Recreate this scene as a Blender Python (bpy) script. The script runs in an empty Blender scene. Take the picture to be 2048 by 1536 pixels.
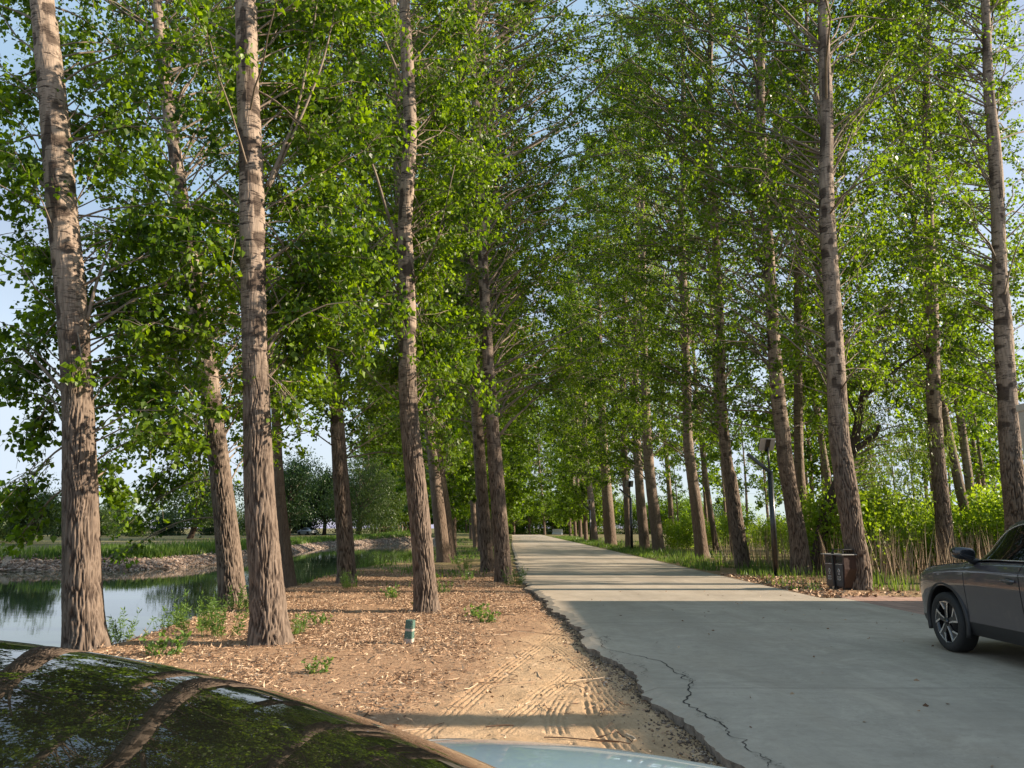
import bpy, bmesh, math, random
import numpy as np
from mathutils import Vector, Matrix
from mathutils.geometry import tessellate_polygon

# ------------------------------------------------------------------ scene / camera numbers
FPX, CAMH = 1540.0, 1.45
PITCH = math.atan((1056 - 768) / FPX)
CP, SP = math.cos(PITCH), math.sin(PITCH)
SUN_EL, SUN_AZ = math.radians(22.5), 0.0      # azimuth measured from +X towards +Y
R = math.radians
scn = bpy.context.scene
COL = scn.collection

def ray(px, py):
    x = (px - 1024) / FPX; y = (768 - py) / FPX
    return np.array([x, CP - y * SP, SP + y * CP])
def ground(px, py, z=0.0):
    d = ray(px, py); t = (z - CAMH) / d[2]
    return np.array([d[0] * t, d[1] * t, z])
def at_depth(px, py, Y):
    d = ray(px, py); t = Y / d[1]
    return np.array([d[0] * t, Y, CAMH + d[2] * t])

# ------------------------------------------------------------------ numpy noise
def _hash(ix, iy, s):
    n = (ix * 374761393 + iy * 668265263 + s * 1442695041) & 0xffffffff
    n = ((n ^ (n >> 13)) * 1274126177) & 0xffffffff
    n = (n ^ (n >> 16)) & 0xffff
    return n / 65535.0
def vnoise(x, y, s=0):
    x = np.asarray(x, float); y = np.asarray(y, float)
    ix = np.floor(x).astype(np.int64); iy = np.floor(y).astype(np.int64)
    fx = x - ix; fy = y - iy
    fx = fx * fx * (3 - 2 * fx); fy = fy * fy * (3 - 2 * fy)
    a = _hash(ix, iy, s); b = _hash(ix + 1, iy, s); c = _hash(ix, iy + 1, s); d = _hash(ix + 1, iy + 1, s)
    return (a * (1 - fx) + b * fx) * (1 - fy) + (c * (1 - fx) + d * fx) * fy
def fbm(x, y, s=0, o=4):
    t = 0; a = .5; n = 0
    for i in range(o):
        t = t + a * vnoise(x, y, s + i * 17); n += a; x = x * 2.03; y = y * 2.03; a *= .5
    return t / n
def sstep(a, b, x):
    t = np.clip((x - a) / (b - a), 0, 1); return t * t * (3 - 2 * t)
def voro(a, b, n, s=0):
    """F2-F1 of a jittered grid, periodic in a with n cells"""
    ia = np.floor(a).astype(np.int64); ib = np.floor(b).astype(np.int64)
    f1 = np.full(a.shape, 9.); f2 = np.full(a.shape, 9.)
    for da in (-1, 0, 1):
        for db in (-1, 0, 1):
            ca = ia + da; cb = ib + db
            ja = _hash(ca % n, cb, s) ; jb = _hash(ca % n, cb, s + 5)
            d = np.hypot(ca + .15 + .7 * ja - a, cb + .1 + .8 * jb - b)
            m = d < f1
            f2 = np.where(m, f1, np.minimum(f2, d)); f1 = np.where(m, d, f1)
    return f2 - f1

# ------------------------------------------------------------------ mesh helpers
def mesh(name, V, F, mats, parent=None, mi=None, smooth=False, loc=None, uv=None):
    """V (n,3); F list of int arrays (each (m,k)) or one array"""
    V = np.asarray(V, np.float32)
    if not isinstance(F, (list, tuple)): F = [F]
    F = [np.asarray(f, np.int32) for f in F if len(f)]
    me = bpy.data.meshes.new(name)
    me.vertices.add(len(V)); me.vertices.foreach_set('co', V.ravel())
    nl = sum(f.size for f in F); npoly = sum(len(f) for f in F)
    me.loops.add(nl); me.polygons.add(npoly)
    me.loops.foreach_set('vertex_index', np.concatenate([f.ravel() for f in F]))
    sizes = np.concatenate([np.full(len(f), f.shape[1], np.int32) for f in F])
    me.polygons.foreach_set('loop_start', np.concatenate([[0], np.cumsum(sizes)[:-1]]).astype(np.int32))
    if not isinstance(mats, (list, tuple)): mats = [mats]
    for m in mats: me.materials.append(m)
    if mi is not None: me.polygons.foreach_set('material_index', np.asarray(mi, np.int32))
    if smooth is True: me.polygons.foreach_set('use_smooth', np.ones(npoly, bool))
    elif smooth is not False: me.polygons.foreach_set('use_smooth', np.asarray(smooth, bool))
    me.update(calc_edges=True); me.validate()
    o = bpy.data.objects.new(name, me); COL.objects.link(o)
    if parent is not None: o.parent = parent
    if loc is not None: o.location = loc
    return o
def tag(o, label=None, cat=None, group=None, kind=None):
    if label: o['label'] = label
    if cat: o['category'] = cat
    if group: o['group'] = group
    if kind: o['kind'] = kind
    return o
def empty(name, loc, rz=0.0):
    o = bpy.data.objects.new(name, None); COL.objects.link(o)
    o.location = loc; o.rotation_euler = (0, 0, rz); o.empty_display_size = .2
    return o
def dup(root, loc, rz=0.0, sc=1.0, label=None):
    def cp(o, par):
        c = o.copy(); COL.objects.link(c)
        if par is not None: c.parent = par
        for ch in o.children: cp(ch, c)
        return c
    r = cp(root, None); r.location = loc; r.rotation_euler = (0, 0, rz); r.scale = (sc, sc, sc)
    if label: r['label'] = label
    return r

class MB:
    """collects pieces into one mesh"""
    def __init__(s): s.V = []; s.F = []; s.M = []; s.S = []; s.n = 0
    def add(s, V, F, m=0, smooth=False):
        V = np.asarray(V, float)
        if not isinstance(F, (list, tuple)): F = [F]
        for f in F:
            f = np.asarray(f, np.int32)
            if not len(f): continue
            s.F.append(f + s.n); s.M.append(np.full(len(f), m)); s.S.append(np.full(len(f), smooth))
        s.V.append(V); s.n += len(V)
        return s
    def build(s, name, mats, parent=None, loc=None):
        return mesh(name, np.concatenate(s.V), s.F, mats, parent, np.concatenate(s.M), np.concatenate(s.S), loc)
    def box(s, c, size, m=0, rot=None, bev=0.0):
        bm = bmesh.new(); bmesh.ops.create_cube(bm, size=1.0)
        bmesh.ops.scale(bm, vec=size, verts=bm.verts)
        if bev: bmesh.ops.bevel(bm, geom=bm.edges[:], offset=bev, segments=2, affect='EDGES', profile=.6)
        if rot is not None: bmesh.ops.rotate(bm, cent=(0, 0, 0), matrix=rot, verts=bm.verts)
        bmesh.ops.translate(bm, vec=c, verts=bm.verts)
        return s.bm(bm, m)
    def bm(s, bm, m=0, smooth=False):
        bm.verts.index_update()
        V = [v.co[:] for v in bm.verts]; by = {}
        for f in bm.faces: by.setdefault(len(f.verts), []).append([v.index for v in f.verts])
        s.add(V, [np.array(x) for x in by.values()], m, smooth); bm.free(); return s
    def tube(s, P, r, seg=8, m=0, cap=True, smooth=True):
        V, F = tube(P, r, seg, cap); return s.add(V, F, m, smooth)
    def prism(s, outline, axis_o, e1, e2, e3, depth, m=0):
        """outline (2D) in plane e1,e2 at axis_o, extruded along e3 by depth"""
        o = np.array(outline, float); n = len(o)
        A = np.array(axis_o) + o[:, :1] * np.array(e1) + o[:, 1:] * np.array(e2)
        B = A + np.array(e3) * depth
        tri = np.array([t for t in tessellate_polygon([[Vector((p[0], p[1], 0)) for p in o]])])
        q = np.array([[i, (i + 1) % n, n + (i + 1) % n, n + i] for i in range(n)])
        return s.add(np.concatenate([A, B]), [tri[:, ::-1], tri + n, q], m)

def frames(P):
    P = np.asarray(P, float)
    T = np.gradient(P, axis=0); T /= np.linalg.norm(T, axis=1)[:, None] + 1e-12
    ref = np.array([1., 0, 0]) if abs(T[0][0]) < .8 else np.array([0, 1., 0])
    N = []
    n = ref - T[0] * ref.dot(T[0]); n /= np.linalg.norm(n)
    for t in T:
        n = n - t * n.dot(t); n = n / (np.linalg.norm(n) + 1e-12); N.append(n)
    N = np.array(N); return T, N, np.cross(T, N)
def tube(P, r, seg=8, cap=True):
    P = np.asarray(P, float); r = np.broadcast_to(np.asarray(r, float), (len(P),))
    T, N, B = frames(P)
    a = np.linspace(0, 2 * np.pi, seg, endpoint=False)
    V = P[:, None] + r[:, None, None] * (np.cos(a)[None, :, None] * N[:, None] + np.sin(a)[None, :, None] * B[:, None])
    n = len(P); V = V.reshape(-1, 3)
    i = np.arange(n - 1)[:, None] * seg; j = np.arange(seg)[None]; k = (j + 1) % seg
    F = [np.stack([i + j, i + k, i + seg + k, i + seg + j], -1).reshape(-1, 4)]
    if cap:
        F += [np.arange(seg)[None, ::-1], (np.arange(seg) + (n - 1) * seg)[None]]
    return V, F
def tubes(P, Rr, seg):
    """many tubes at once: P (m,n,3) Rr (m,n)"""
    m, n = P.shape[:2]
    T = np.gradient(P, axis=1); T /= np.linalg.norm(T, axis=2)[..., None] + 1e-12
    ref = np.where(np.abs(T[..., 2:3]) > .9, np.array([1., 0, 0]), np.array([0, 0, 1.]))
    N = np.cross(T, ref); N /= np.linalg.norm(N, axis=2)[..., None] + 1e-12
    B = np.cross(T, N)
    a = np.linspace(0, 2 * np.pi, seg, endpoint=False)
    V = P[:, :, None] + Rr[:, :, None, None] * (np.cos(a)[:, None] * N[:, :, None] + np.sin(a)[:, None] * B[:, :, None])
    V = V.reshape(-1, 3)
    b = (np.arange(m) * n * seg)[:, None, None]; i = (np.arange(n - 1) * seg)[None, :, None]
    j = np.arange(seg)[None, None]; k = (j + 1) % seg
    F = np.stack([b + i + j, b + i + k, b + i + seg + k, b + i + seg + j], -1).reshape(-1, 4)
    return V, F
def catmull(P, t):
    """interpolate control rows P at parameter values t (0..len-1)"""
    P = np.asarray(P, float); n = len(P)
    Q = np.concatenate([[2 * P[0] - P[1]], P, [2 * P[-1] - P[-2]]])
    i = np.clip(np.floor(t).astype(int), 0, n - 2); f = (np.asarray(t) - i)[:, None]
    a, b, c, d = Q[i], Q[i + 1], Q[i + 2], Q[i + 3]
    return .5 * ((2 * b) + (c - a) * f + (2 * a - 5 * b + 4 * c - d) * f ** 2 + (3 * b - a - 3 * c + d) * f ** 3)

# ------------------------------------------------------------------ materials
class NT:
    def __init__(s, name):
        s.m = bpy.data.materials.new(name); s.m.use_nodes = True; s.t = s.m.node_tree; s.t.nodes.clear()
        s.out = s.n('ShaderNodeOutputMaterial')
    def n(s, t, ins=None, **kw):
        x = s.t.nodes.new(t)
        for k, v in kw.items(): setattr(x, k, v)
        for k, v in (ins or {}).items(): s.put(x.inputs[k], v)
        return x
    def put(s, sock, v):
        if hasattr(v, 'is_output') or isinstance(v, bpy.types.NodeSocket): s.t.links.new(v, sock)
        elif isinstance(v, bpy.types.Node): s.t.links.new(v.outputs[0], sock)
        else:
            if isinstance(v, tuple) and len(v) == 3 and sock.type == 'RGBA': v = (*v, 1)
            sock.default_value = v
    def noise(s, vec, scale, detail=4, rough=.55, dist=0.0):
        return s.n('ShaderNodeTexNoise', {'Vector': vec, 'Scale': scale, 'Detail': detail, 'Roughness': rough, 'Distortion': dist}).outputs[0]
    def vor(s, vec, scale, feat='DISTANCE_TO_EDGE', rnd=1.0):
        return s.n('ShaderNodeTexVoronoi', {'Vector': vec, 'Scale': scale, 'Randomness': rnd}, feature=feat).outputs['Distance']
    def map(s, vec, sc=(1, 1, 1), loc=(0, 0, 0), rot=(0, 0, 0)):
        return s.n('ShaderNodeMapping', {'Vector': vec, 'Scale': sc, 'Location': loc, 'Rotation': rot}).outputs[0]
    def ramp(s, fac, stops, interp='LINEAR'):
        x = s.n('ShaderNodeValToRGB', {'Fac': fac}); x.color_ramp.interpolation = interp
        e = x.color_ramp.elements
        while len(e) < len(stops): e.new(.5)
        for el, (p, c) in zip(e, stops):
            el.position = p; el.color = (c, c, c, 1) if isinstance(c, (int, float)) else (*c, 1)
        return x.outputs[0]
    def mix(s, fac, a, b, mode='MIX'):
        x = s.n('ShaderNodeMix', data_type='RGBA', blend_type=mode)
        s.put(x.inputs[0], fac); s.put(x.inputs[6], a); s.put(x.inputs[7], b); return x.outputs[2]
    def math(s, op, a, b=0.0, c=None, clamp=False):
        x = s.n('ShaderNodeMath', operation=op, use_clamp=clamp); s.put(x.inputs[0], a); s.put(x.inputs[1], b)
        if c is not None: s.put(x.inputs[2], c)
        return x.outputs[0]
    def rng(s, v, a, b, c=0.0, d=1.0):
        return s.n('ShaderNodeMapRange', {0: v, 1: a, 2: b, 3: c, 4: d}).outputs[0]
    def bump(s, h, strength=.5, dist=.02, normal=None):
        x = s.n('ShaderNodeBump', {'Height': h, 'Strength': strength, 'Distance': dist})
        if normal is not None: s.put(x.inputs['Normal'], normal)
        return x.outputs[0]
    def pbr(s, **kw):
        x = s.n('ShaderNodeBsdfPrincipled')
        for k, v in kw.items(): s.put(x.inputs[k.replace('_', ' ')], v)
        return x
    def done(s, sh): s.t.links.new(sh.outputs[0] if isinstance(sh, bpy.types.Node) else sh, s.out.inputs[0]); return s.m
    @property
    def obj(s): return s.n('ShaderNodeTexCoord').outputs['Object']
    @property
    def pos(s): return s.n('ShaderNodeNewGeometry').outputs['Position']

def simple(name, col, rough=.5, metal=0.0, var=.15, scale=12, coat=0.0, bump=0.0):
    t = NT(name); v = t.obj; nz = t.noise(v, scale, 4)
    c = t.mix(t.rng(nz, .3, .7), tuple(x * (1 - var) for x in col), tuple(min(1, x * (1 + var)) for x in col))
    kw = dict(Base_Color=c, Roughness=t.rng(nz, .2, .8, max(.02, rough - .06), min(1, rough + .06)), Metallic=metal)
    if coat: kw.update(Coat_Weight=coat, Coat_Roughness=.03)
    if bump: kw['Normal'] = t.bump(t.noise(v, scale * 5, 3), bump, .01)
    return t.done(t.pbr(**kw))

def mat_bark(name, rough_to=3.4, dark=1.0, scale=1.0, bumps=.8, geo=False):
    t = NT(name); v = t.obj
    sep = t.n('ShaderNodeSeparateXYZ', {0: v}); z = sep.outputs[2]
    w = t.map(v, (1, 1, .16))
    n1 = t.noise(w, 16 * scale, 6, .6)
    w2 = t.n('ShaderNodeVectorMath', {0: w, 1: t.n('ShaderNodeVectorMath', {0: t.n('ShaderNodeTexNoise', {'Vector': w, 'Scale': 7.0}).outputs[1], 1: (.12, .12, .12)}, operation='MULTIPLY').outputs[0]}, operation='ADD').outputs[0]
    fur = t.vor(w2, 17 * scale)
    fine = t.noise(t.map(v, (1, 1, .35)), 70 * scale, 5, .65)
    big = t.noise(v, 1.6, 3)
    d = dark
    crk = t.ramp(fur, [(0, (.075 * d, .048 * d, .034 * d)), (.10, (.17 * d, .115 * d, .083 * d)), (.4, (.22 * d, .162 * d, .12 * d))])
    crk = t.mix(t.rng(fine, .35, .7), t.mix(.5, crk, (.05, .035, .025), 'MULTIPLY'), crk)
    crk = t.mix(.45, crk, t.ramp(n1, [(.3, (.13 * d, .09 * d, .065 * d)), (.7, (.26 * d, .195 * d, .145 * d))]))
    # upper, smoother and paler bark with dark transverse scars
    s1 = t.noise(t.map(v, (2.2, 2.2, 13)), 2.0, 3, .5, .4)
    s2 = t.noise(t.map(v, (3, 3, 22), (3, 1, 2)), 2.2, 3, .5)
    rn = t.math('SINE', t.math('MULTIPLY', t.math('ADD', z, t.math('MULTIPLY', s1, .9)), 17.0))
    s3 = t.math('MULTIPLY', t.rng(rn, .80, .96), t.rng(t.noise(t.map(v, (3.2, 3.2, 1.2), (4, 2, 7)), 1.6, 2, .5), .47, .56))
    scar0 = t.math('MULTIPLY', s3, .85)
    scar = t.math('MAXIMUM', scar0, t.math('MAXIMUM', t.rng(s1, .60, .66), t.math('MULTIPLY', t.rng(s2, .62, .68), .8)))
    sm = t.mix(t.rng(n1, .3, .75), (.17 * d, .125 * d, .093 * d), (.40 * d, .31 * d, .238 * d))
    sm = t.mix(t.rng(big, .35, .7, 0, .5), sm, (.23 * d, .178 * d, .136 * d))
    sm = t.mix(scar, sm, (.045, .032, .025))
    zf = t.rng(t.math('ADD', z, t.math('MULTIPLY', big, 1.6)), rough_to - .3, rough_to + 2.6)
    col = t.mix(zf, crk, sm)
    if geo:   # ridge bark is pale and weathered, the open cracks between ridges are dark inner bark
        pal = t.mix(t.rng(n1, .3, .72), (.115, .087, .066), (.25, .19, .147)); pal = t.mix(t.rng(fine, .4, .75, 0, .5), pal, (.10, .065, .045)); pal = t.mix(t.rng(big, .4, .7, 0, .4), pal, (.15, .112, .084))
        col = t.mix(zf, pal, sm)
        col = t.mix(t.n('ShaderNodeAttribute', attribute_name='crack').outputs['Fac'], col, (.035, .023, .017))
    h = t.math('ADD', t.math('MULTIPLY', t.rng(fur, 0, .35), t.rng(zf, 0, 1, 1, .25)), t.math('MULTIPLY', fine, .35))
    h = t.math('SUBTRACT', h, t.math('MULTIPLY', scar, t.math('MULTIPLY', zf, .6)))
    return t.done(t.pbr(Base_Color=col, Roughness=.86, Specular_IOR_Level=.2, Normal=t.bump(h, bumps, .03)))

def mat_leaf(name, a, b, tr=.45, trc=None, gloss=.4, spec=.35):
    t = NT(name); r = t.n('ShaderNodeNewGeometry').outputs['Random Per Island']
    big = t.noise(t.obj, 1.3, 2)
    f = t.math('ADD', t.math('MULTIPLY', r, .7), t.rng(big, .3, .7, -.25, .5), clamp=True)
    c = t.mix(f, a, b)
    p = t.pbr(Base_Color=c, Roughness=gloss, Specular_IOR_Level=spec)
    k = trc or (1.9, 1.75, .7)
    tl = t.n('ShaderNodeBsdfTranslucent', {'Color': t.mix(1.0, c, (*k, 1), 'MULTIPLY')})
    return t.done(t.n('ShaderNodeMixShader', {0: tr, 1: p, 2: tl}))

def mat_island(name, stops, rough=.8, spec=.2):
    t = NT(name); r = t.n('ShaderNodeNewGeometry').outputs['Random Per Island']
    return t.done(t.pbr(Base_Color=t.ramp(r, stops), Roughness=rough, Specular_IOR_Level=spec))

M = {}
M['bark'] = mat_bark('poplar_bark', 3.2)
M['bark_geo'] = mat_bark('poplar_bark_furrowed', 3.6, 1.08, 1.0, .4, True)
M['bark_dark'] = mat_bark('crooked_bark', 30, .45)
M['twig'] = simple('twig_bark', (.19, .145, .105), .8, 0, .3, 6)
M['leaf'] = mat_leaf('poplar_leaf', (.028, .066, .007), (.17, .272, .015), .53, (2.0, 1.85, .35))
M['leaf_far'] = mat_leaf('far_leaf', (.034, .078, .009), (.172, .275, .019), .52, (2.0, 1.85, .35))
M['leaf_willow'] = mat_leaf('willow_leaf', (.065, .115, .022), (.135, .195, .045), .45)
M['leaf_shrub'] = mat_leaf('shrub_leaf', (.11, .20, .012), (.23, .33, .03), .5)
M['leaf_dark'] = mat_leaf('dark_leaf', (.022, .052, .018), (.045, .085, .028), .35)
M['leaf_mid'] = mat_leaf('broad_leaf', (.04, .075, .02), (.085, .13, .035), .38)
M['grass'] = mat_leaf('grass_blade', (.045, .10, .015), (.13, .20, .045), .4)
M['weed'] = mat_leaf('weed_leaf', (.08, .16, .035), (.18, .27, .075), .45)
M['straw'] = mat_island('dry_stalk', [(0, (.17, .11, .07)), (.5, (.30, .215, .14)), (1, (.42, .33, .22))])
M['litter'] = mat_island('leaf_litter', [(0, (.11, .06, .035)), (.3, (.29, .18, .11)), (.7, (.43, .29, .185)), (1, (.60, .46, .32))])
M['soil'] = mat_island('edge_soil', [(0, (.06, .045, .034)), (.5, (.15, .11, .08)), (.85, (.27, .20, .145)), (1, (.42, .36, .30))], .95)
M['stone'] = mat_island('bank_stone', [(0, (.11, .075, .055)), (.5, (.25, .18, .14)), (1, (.42, .33, .27))], .9)

def mat_ground():
    t = NT('earth'); v = t.pos
    sp = t.n('ShaderNodeSeparateXYZ', {0: v}); X, Y, Z = sp.outputs[0], sp.outputs[1], sp.outputs[2]
    n0 = t.noise(v, .35, 4); n1 = t.noise(v, 2.2, 5, .6); n2 = t.noise(v, 14, 5, .65); n3 = t.noise(v, 60, 4, .7)
    sand = t.mix(t.rng(n1, .3, .7), (.42, .28, .16), (.58, .405, .25))
    sand = t.mix(t.rng(n2, .35, .75, 0, .5), sand, (.33, .21, .12))
    sand = t.mix(t.rng(n3, .52, .72, 0, .35), sand, (.62, .44, .27))
    brown = t.mix(t.rng(n2, .3, .7), (.23, .135, .08), (.44, .275, .165))
    brown = t.mix(t.rng(n3, .5, .75, 0, .8), brown, (.52, .35, .22))
    # bare sandy ground close to the road and in front of the camera
    e = t.math('ADD', X, t.math('MULTIPLY', t.math('SUBTRACT', n0, .5), 1.6))
    e = t.math('ADD', e, t.math('MULTIPLY', t.math('SUBTRACT', n1, .5), .9))
    edge = t.n('ShaderNodeMapRange', {0: Y, 1: 5.0, 2: 14.0, 3: -1.1, 4: .9}).outputs[0]
    f = t.rng(t.math('SUBTRACT', e, edge), -.35, .45)
    f = t.math('MULTIPLY', f, t.rng(Y, 13, 18, 1, 0))
    near = t.mix(f, brown, sand)
    gr = t.mix(t.rng(n2, .3, .7), (.06, .085, .022), (.15, .145, .055))
    gr = t.mix(t.rng(n0, .45, .65, 0, .5), gr, (.24, .20, .10))
    gfac = t.math('MULTIPLY', t.rng(Y, 22, 40), t.rng(n1, .25, .5))
    c = t.mix(gfac, near, gr)
    c = t.mix(t.rng(X, 7.5, 10.5), c, t.mix(t.rng(n1, .35, .6), (.22, .155, .09), gr))
    # lake bank: bare wet mud close to the water
    c = t.mix(t.math('MULTIPLY', t.rng(Z, -.12, -.42), t.rng(X, -4.6, -5.2)), c, t.mix(n2, (.10, .075, .055), (.22, .165, .12)))
    bankf = t.math('MULTIPLY', t.rng(Z, .12, -.02), t.rng(X, -9, -11))
    c = t.mix(bankf, c, t.mix(t.rng(n2, .3, .7), (.15, .115, .09), (.36, .30, .24)))
    h = t.math('ADD', t.math('MULTIPLY', n2, .6), t.math('MULTIPLY', n3, .5))
    return t.done(t.pbr(Base_Color=c, Roughness=.95, Specular_IOR_Level=.1, Normal=t.bump(h, .8, .04)))
M['ground'] = mat_ground()

def mat_concrete(name='road_concrete', base=(.44, .375, .295)):
    t = NT(name); v = t.pos
    n0 = t.noise(v, .28, 4, .6); n1 = t.noise(t.map(v, (1, .35, 1)), 1.5, 6, .65, .5); n2 = t.noise(v, 9, 6, .7); n3 = t.noise(v, 85, 3, .7)
    b = base
    c = t.mix(t.rng(n0, .3, .7), tuple(x * .80 for x in b), tuple(x * 1.10 for x in b))
    c = t.mix(t.rng(n1, .45, .7, 0, .55), c, tuple(x * y for x, y in zip(b, (.74, .70, .66))))
    c = t.mix(t.rng(n1, .38, .28, 0, .4), c, tuple(min(1, x * 1.2) for x in b))
    c = t.mix(t.rng(n2, .48, .72, 0, .45), c, tuple(x * .62 for x in b))
    n4 = t.noise(v, 28, 5, .75)
    c = t.mix(t.rng(n4, .55, .72, 0, .4), c, tuple(x * .55 for x in b))
    c = t.mix(t.rng(n4, .40, .28, 0, .35), c, tuple(min(1, x * 1.3) for x in b))
    tyre = t.noise(t.map(v, (2.6, .12, 1), (0, 0, 0), (0, 0, .04)), 1.0, 4, .6)
    c = t.mix(t.rng(tyre, .54, .68, 0, .3), c, tuple(x * .62 for x in b))
    c = t.mix(t.rng(n3, .54, .75, 0, .42), c, tuple(x * .6 for x in b))
    st = t.noise(t.map(v, (.5, 3.5, 1), (2, 3, 0), (0, 0, .15)), 2.6, 7, .72, .8)
    c = t.mix(t.rng(st, .52, .70, 0, .5), c, tuple(x * .66 for x in b))
    c = t.mix(t.rng(st, .42, .30, 0, .3), c, tuple(min(1, x * 1.18) for x in b))
        # saw-cut joints every five metres across, plus small dark spots
    sp = t.n('ShaderNodeSeparateXYZ', {0: v})
    jy = t.math('ABSOLUTE', t.math('SUBTRACT', t.math('FRACT', t.math('MULTIPLY', t.math('ADD', sp.outputs[1], t.math('MULTIPLY', n2, .015)), .2)), .5))
    j = t.rng(jy, .0024, .0008)
    c = t.mix(t.math('MULTIPLY', j, .7), c, (.10, .085, .07))
    blot = t.noise(t.map(v, (1, .8, 1), (5, 1, 0)), .9, 6, .7, 1.2)
    c = t.mix(t.rng(blot, .50, .60, 0, .34), c, tuple(x * .60 for x in b))
    c = t.mix(t.rng(blot, .44, .36, 0, .34), c, tuple(min(1, x * 1.22) for x in b))
    wp = t.math('ABSOLUTE', t.math('SUBTRACT', t.math('ABSOLUTE', t.math('SUBTRACT', t.math('ADD', sp.outputs[0], t.math('MULTIPLY', n0, .8)), 4.0)), .85))
    c = t.mix(t.math('MULTIPLY', t.rng(wp, .38, .05, 0, .34), t.rng(n4, .35, .6)), c, tuple(x * .55 for x in b))
    spots = t.rng(t.vor(v, 5.5, 'F1'), .045, .025)
    c = t.mix(t.math('MULTIPLY', spots, .7), c, (.08, .065, .05))
    # blown sand along the ragged left edge
    sand = t.math('MULTIPLY', t.rng(t.math('ADD', sp.outputs[0], t.math('MULTIPLY', n1, 1.2)), 2.2, .9), t.rng(n2, .3, .7))
    c = t.mix(t.math('MULTIPLY', sand, .55), c, (.50, .36, .23))
    h = t.math('ADD', t.math('MULTIPLY', n2, .35), t.math('ADD', t.math('MULTIPLY', n3, .4), t.math('MULTIPLY', j, -1.5)))
    return t.done(t.pbr(Base_Color=c, Roughness=t.rng(n2, .3, .7, .72, .9), Specular_IOR_Level=.3, Normal=t.bump(h, .35, .012)))
M['road'] = mat_concrete()
M['road_side'] = simple('broken_concrete', (.20, .165, .13), .9, 0, .5, 16, 0, .8)
M['crack'] = simple('crack_dirt', (.045, .036, .028), .95, 0, .4, 20)

def mat_brick():
    t = NT('paving_brick'); v = t.pos
    br = t.n('ShaderNodeTexBrick', {'Vector': t.map(v, (1, 1, 1)), 'Color1': (.34, .19, .14, 1), 'Color2': (.44, .26, .19, 1), 'Mortar': (.10, .08, .065, 1), 'Scale': 1.0, 'Mortar Size': .012, 'Brick Width': .4, 'Row Height': .4, 'Bias': 0.0})
    br.offset = 0.0
    n = t.noise(v, 7, 5, .65)
    c = t.mix(t.rng(n, .35, .75, 0, .5), br.outputs[0], (.26, .20, .16))
    return t.done(t.pbr(Base_Color=c, Roughness=.85, Normal=t.bump(t.math('ADD', t.math('MULTIPLY', br.outputs[1], -1), t.math('MULTIPLY', n, .3)), .5, .01)))
M['brick'] = mat_brick()

def mat_water():
    t = NT('lake_water'); v = t.pos
    n = t.noise(t.map(v, (.5, 1.4, 1)), 1.6, 3, .5); n2 = t.noise(t.map(v, (.6, 2.0, 1)), 7, 2, .5)
    h = t.math('ADD', n, t.math('MULTIPLY', n2, .22))
    return t.done(t.pbr(Base_Color=(.035, .055, .03), Roughness=.03, IOR=1.33, Specular_IOR_Level=.75, Normal=t.bump(h, .05, .02)))
M['water'] = mat_water()

def mat_paint(name, col, metal=.55, rough=.32):
    t = NT(name); v = t.obj
    fl = t.noise(v, 900, 2, .5); dust = t.noise(v, 5, 5, .65)
    c = t.mix(t.rng(fl, .35, .65), tuple(x * .85 for x in col), tuple(x * 1.15 for x in col))
    c = t.mix(t.rng(dust, .5, .8, 0, .14), c, (.30, .25, .20))
    return t.done(t.pbr(Base_Color=c, Metallic=metal, Roughness=t.rng(dust, .3, .8, rough, rough + .1), Coat_Weight=1.0, Coat_IOR=1.65, Coat_Roughness=t.rng(dust, .4, .8, .01, .05)))
M['paint_grey'] = mat_paint('grey_car_paint', (.060, .052, .057), .12, .42)
M['paint_blue'] = mat_paint('pale_blue_car_paint', (.34, .48, .58), .35, .36)
M['paint_silver'] = mat_paint('silver_car_paint', (.55, .56, .60), .6, .3)
def mat_glass(name, col=(.004, .005, .005), dust=.0):
    t = NT(name); v = t.obj
    d = t.noise(v, 3, 5, .65); d2 = t.noise(v, 160, 3, .6)
    f = t.math('MULTIPLY', t.rng(d, .4, .75, .2, 1), dust)
    c = t.mix(f, col, (.22, .17, .12))
    return t.done(t.pbr(Base_Color=c, Roughness=t.rng(d2, .3, .7, .006, .016), IOR=1.5, Specular_IOR_Level=.4, Coat_Weight=.0, Coat_Roughness=.01))
M['glass'] = mat_glass('tinted_car_glass')
M['screen'] = mat_glass('tinted_windscreen', (.004, .005, .004), .02)
M['black'] = simple('black_plastic', (.018, .018, .019), .5, 0, .2, 30)
M['gloss_black'] = simple('gloss_black', (.012, .012, .014), .15, 0, .1, 10, .6)
M['rubber'] = simple('tyre_rubber', (.017, .017, .017), .75, 0, .25, 25, 0, .3)
M['alloy'] = simple('machined_alloy', (.78, .78, .78), .22, .9, .05, 40)
M['chrome'] = simple('chrome_trim', (.75, .75, .75), .15, 1, .05, 40)
M['pole'] = simple('black_painted_steel', (.016, .018, .022), .3, .2, .2, 10, .5)
M['panel'] = simple('solar_panel_back', (.42, .42, .43), .5, .2, .08, 10)
M['lampglass'] = simple('lamp_diffuser', (.55, .56, .57), .35, 0, .05, 10)
M['bin_red'] = simple('red_brown_bin_metal', (.040, .017, .014), .42, .1, .2, 14, .2)
M['bin_brown'] = simple('brown_bin_door', (.055, .034, .030), .45, .1, .2, 14, .2)
M['bin_dark'] = simple('dark_grey_bin_door', (.028, .030, .036), .45, .1, .2, 14, .2)
M['white'] = simple('white_print', (.62, .62, .60), .6, 0, .1, 30)
M['concrete'] = simple('pale_concrete', (.62, .61, .62), .85, 0, .12, 6, 0, .4)
M['wall'] = simple('beige_render', (.52, .49, .43), .85, 0, .08, 3, 0, .3)
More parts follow.
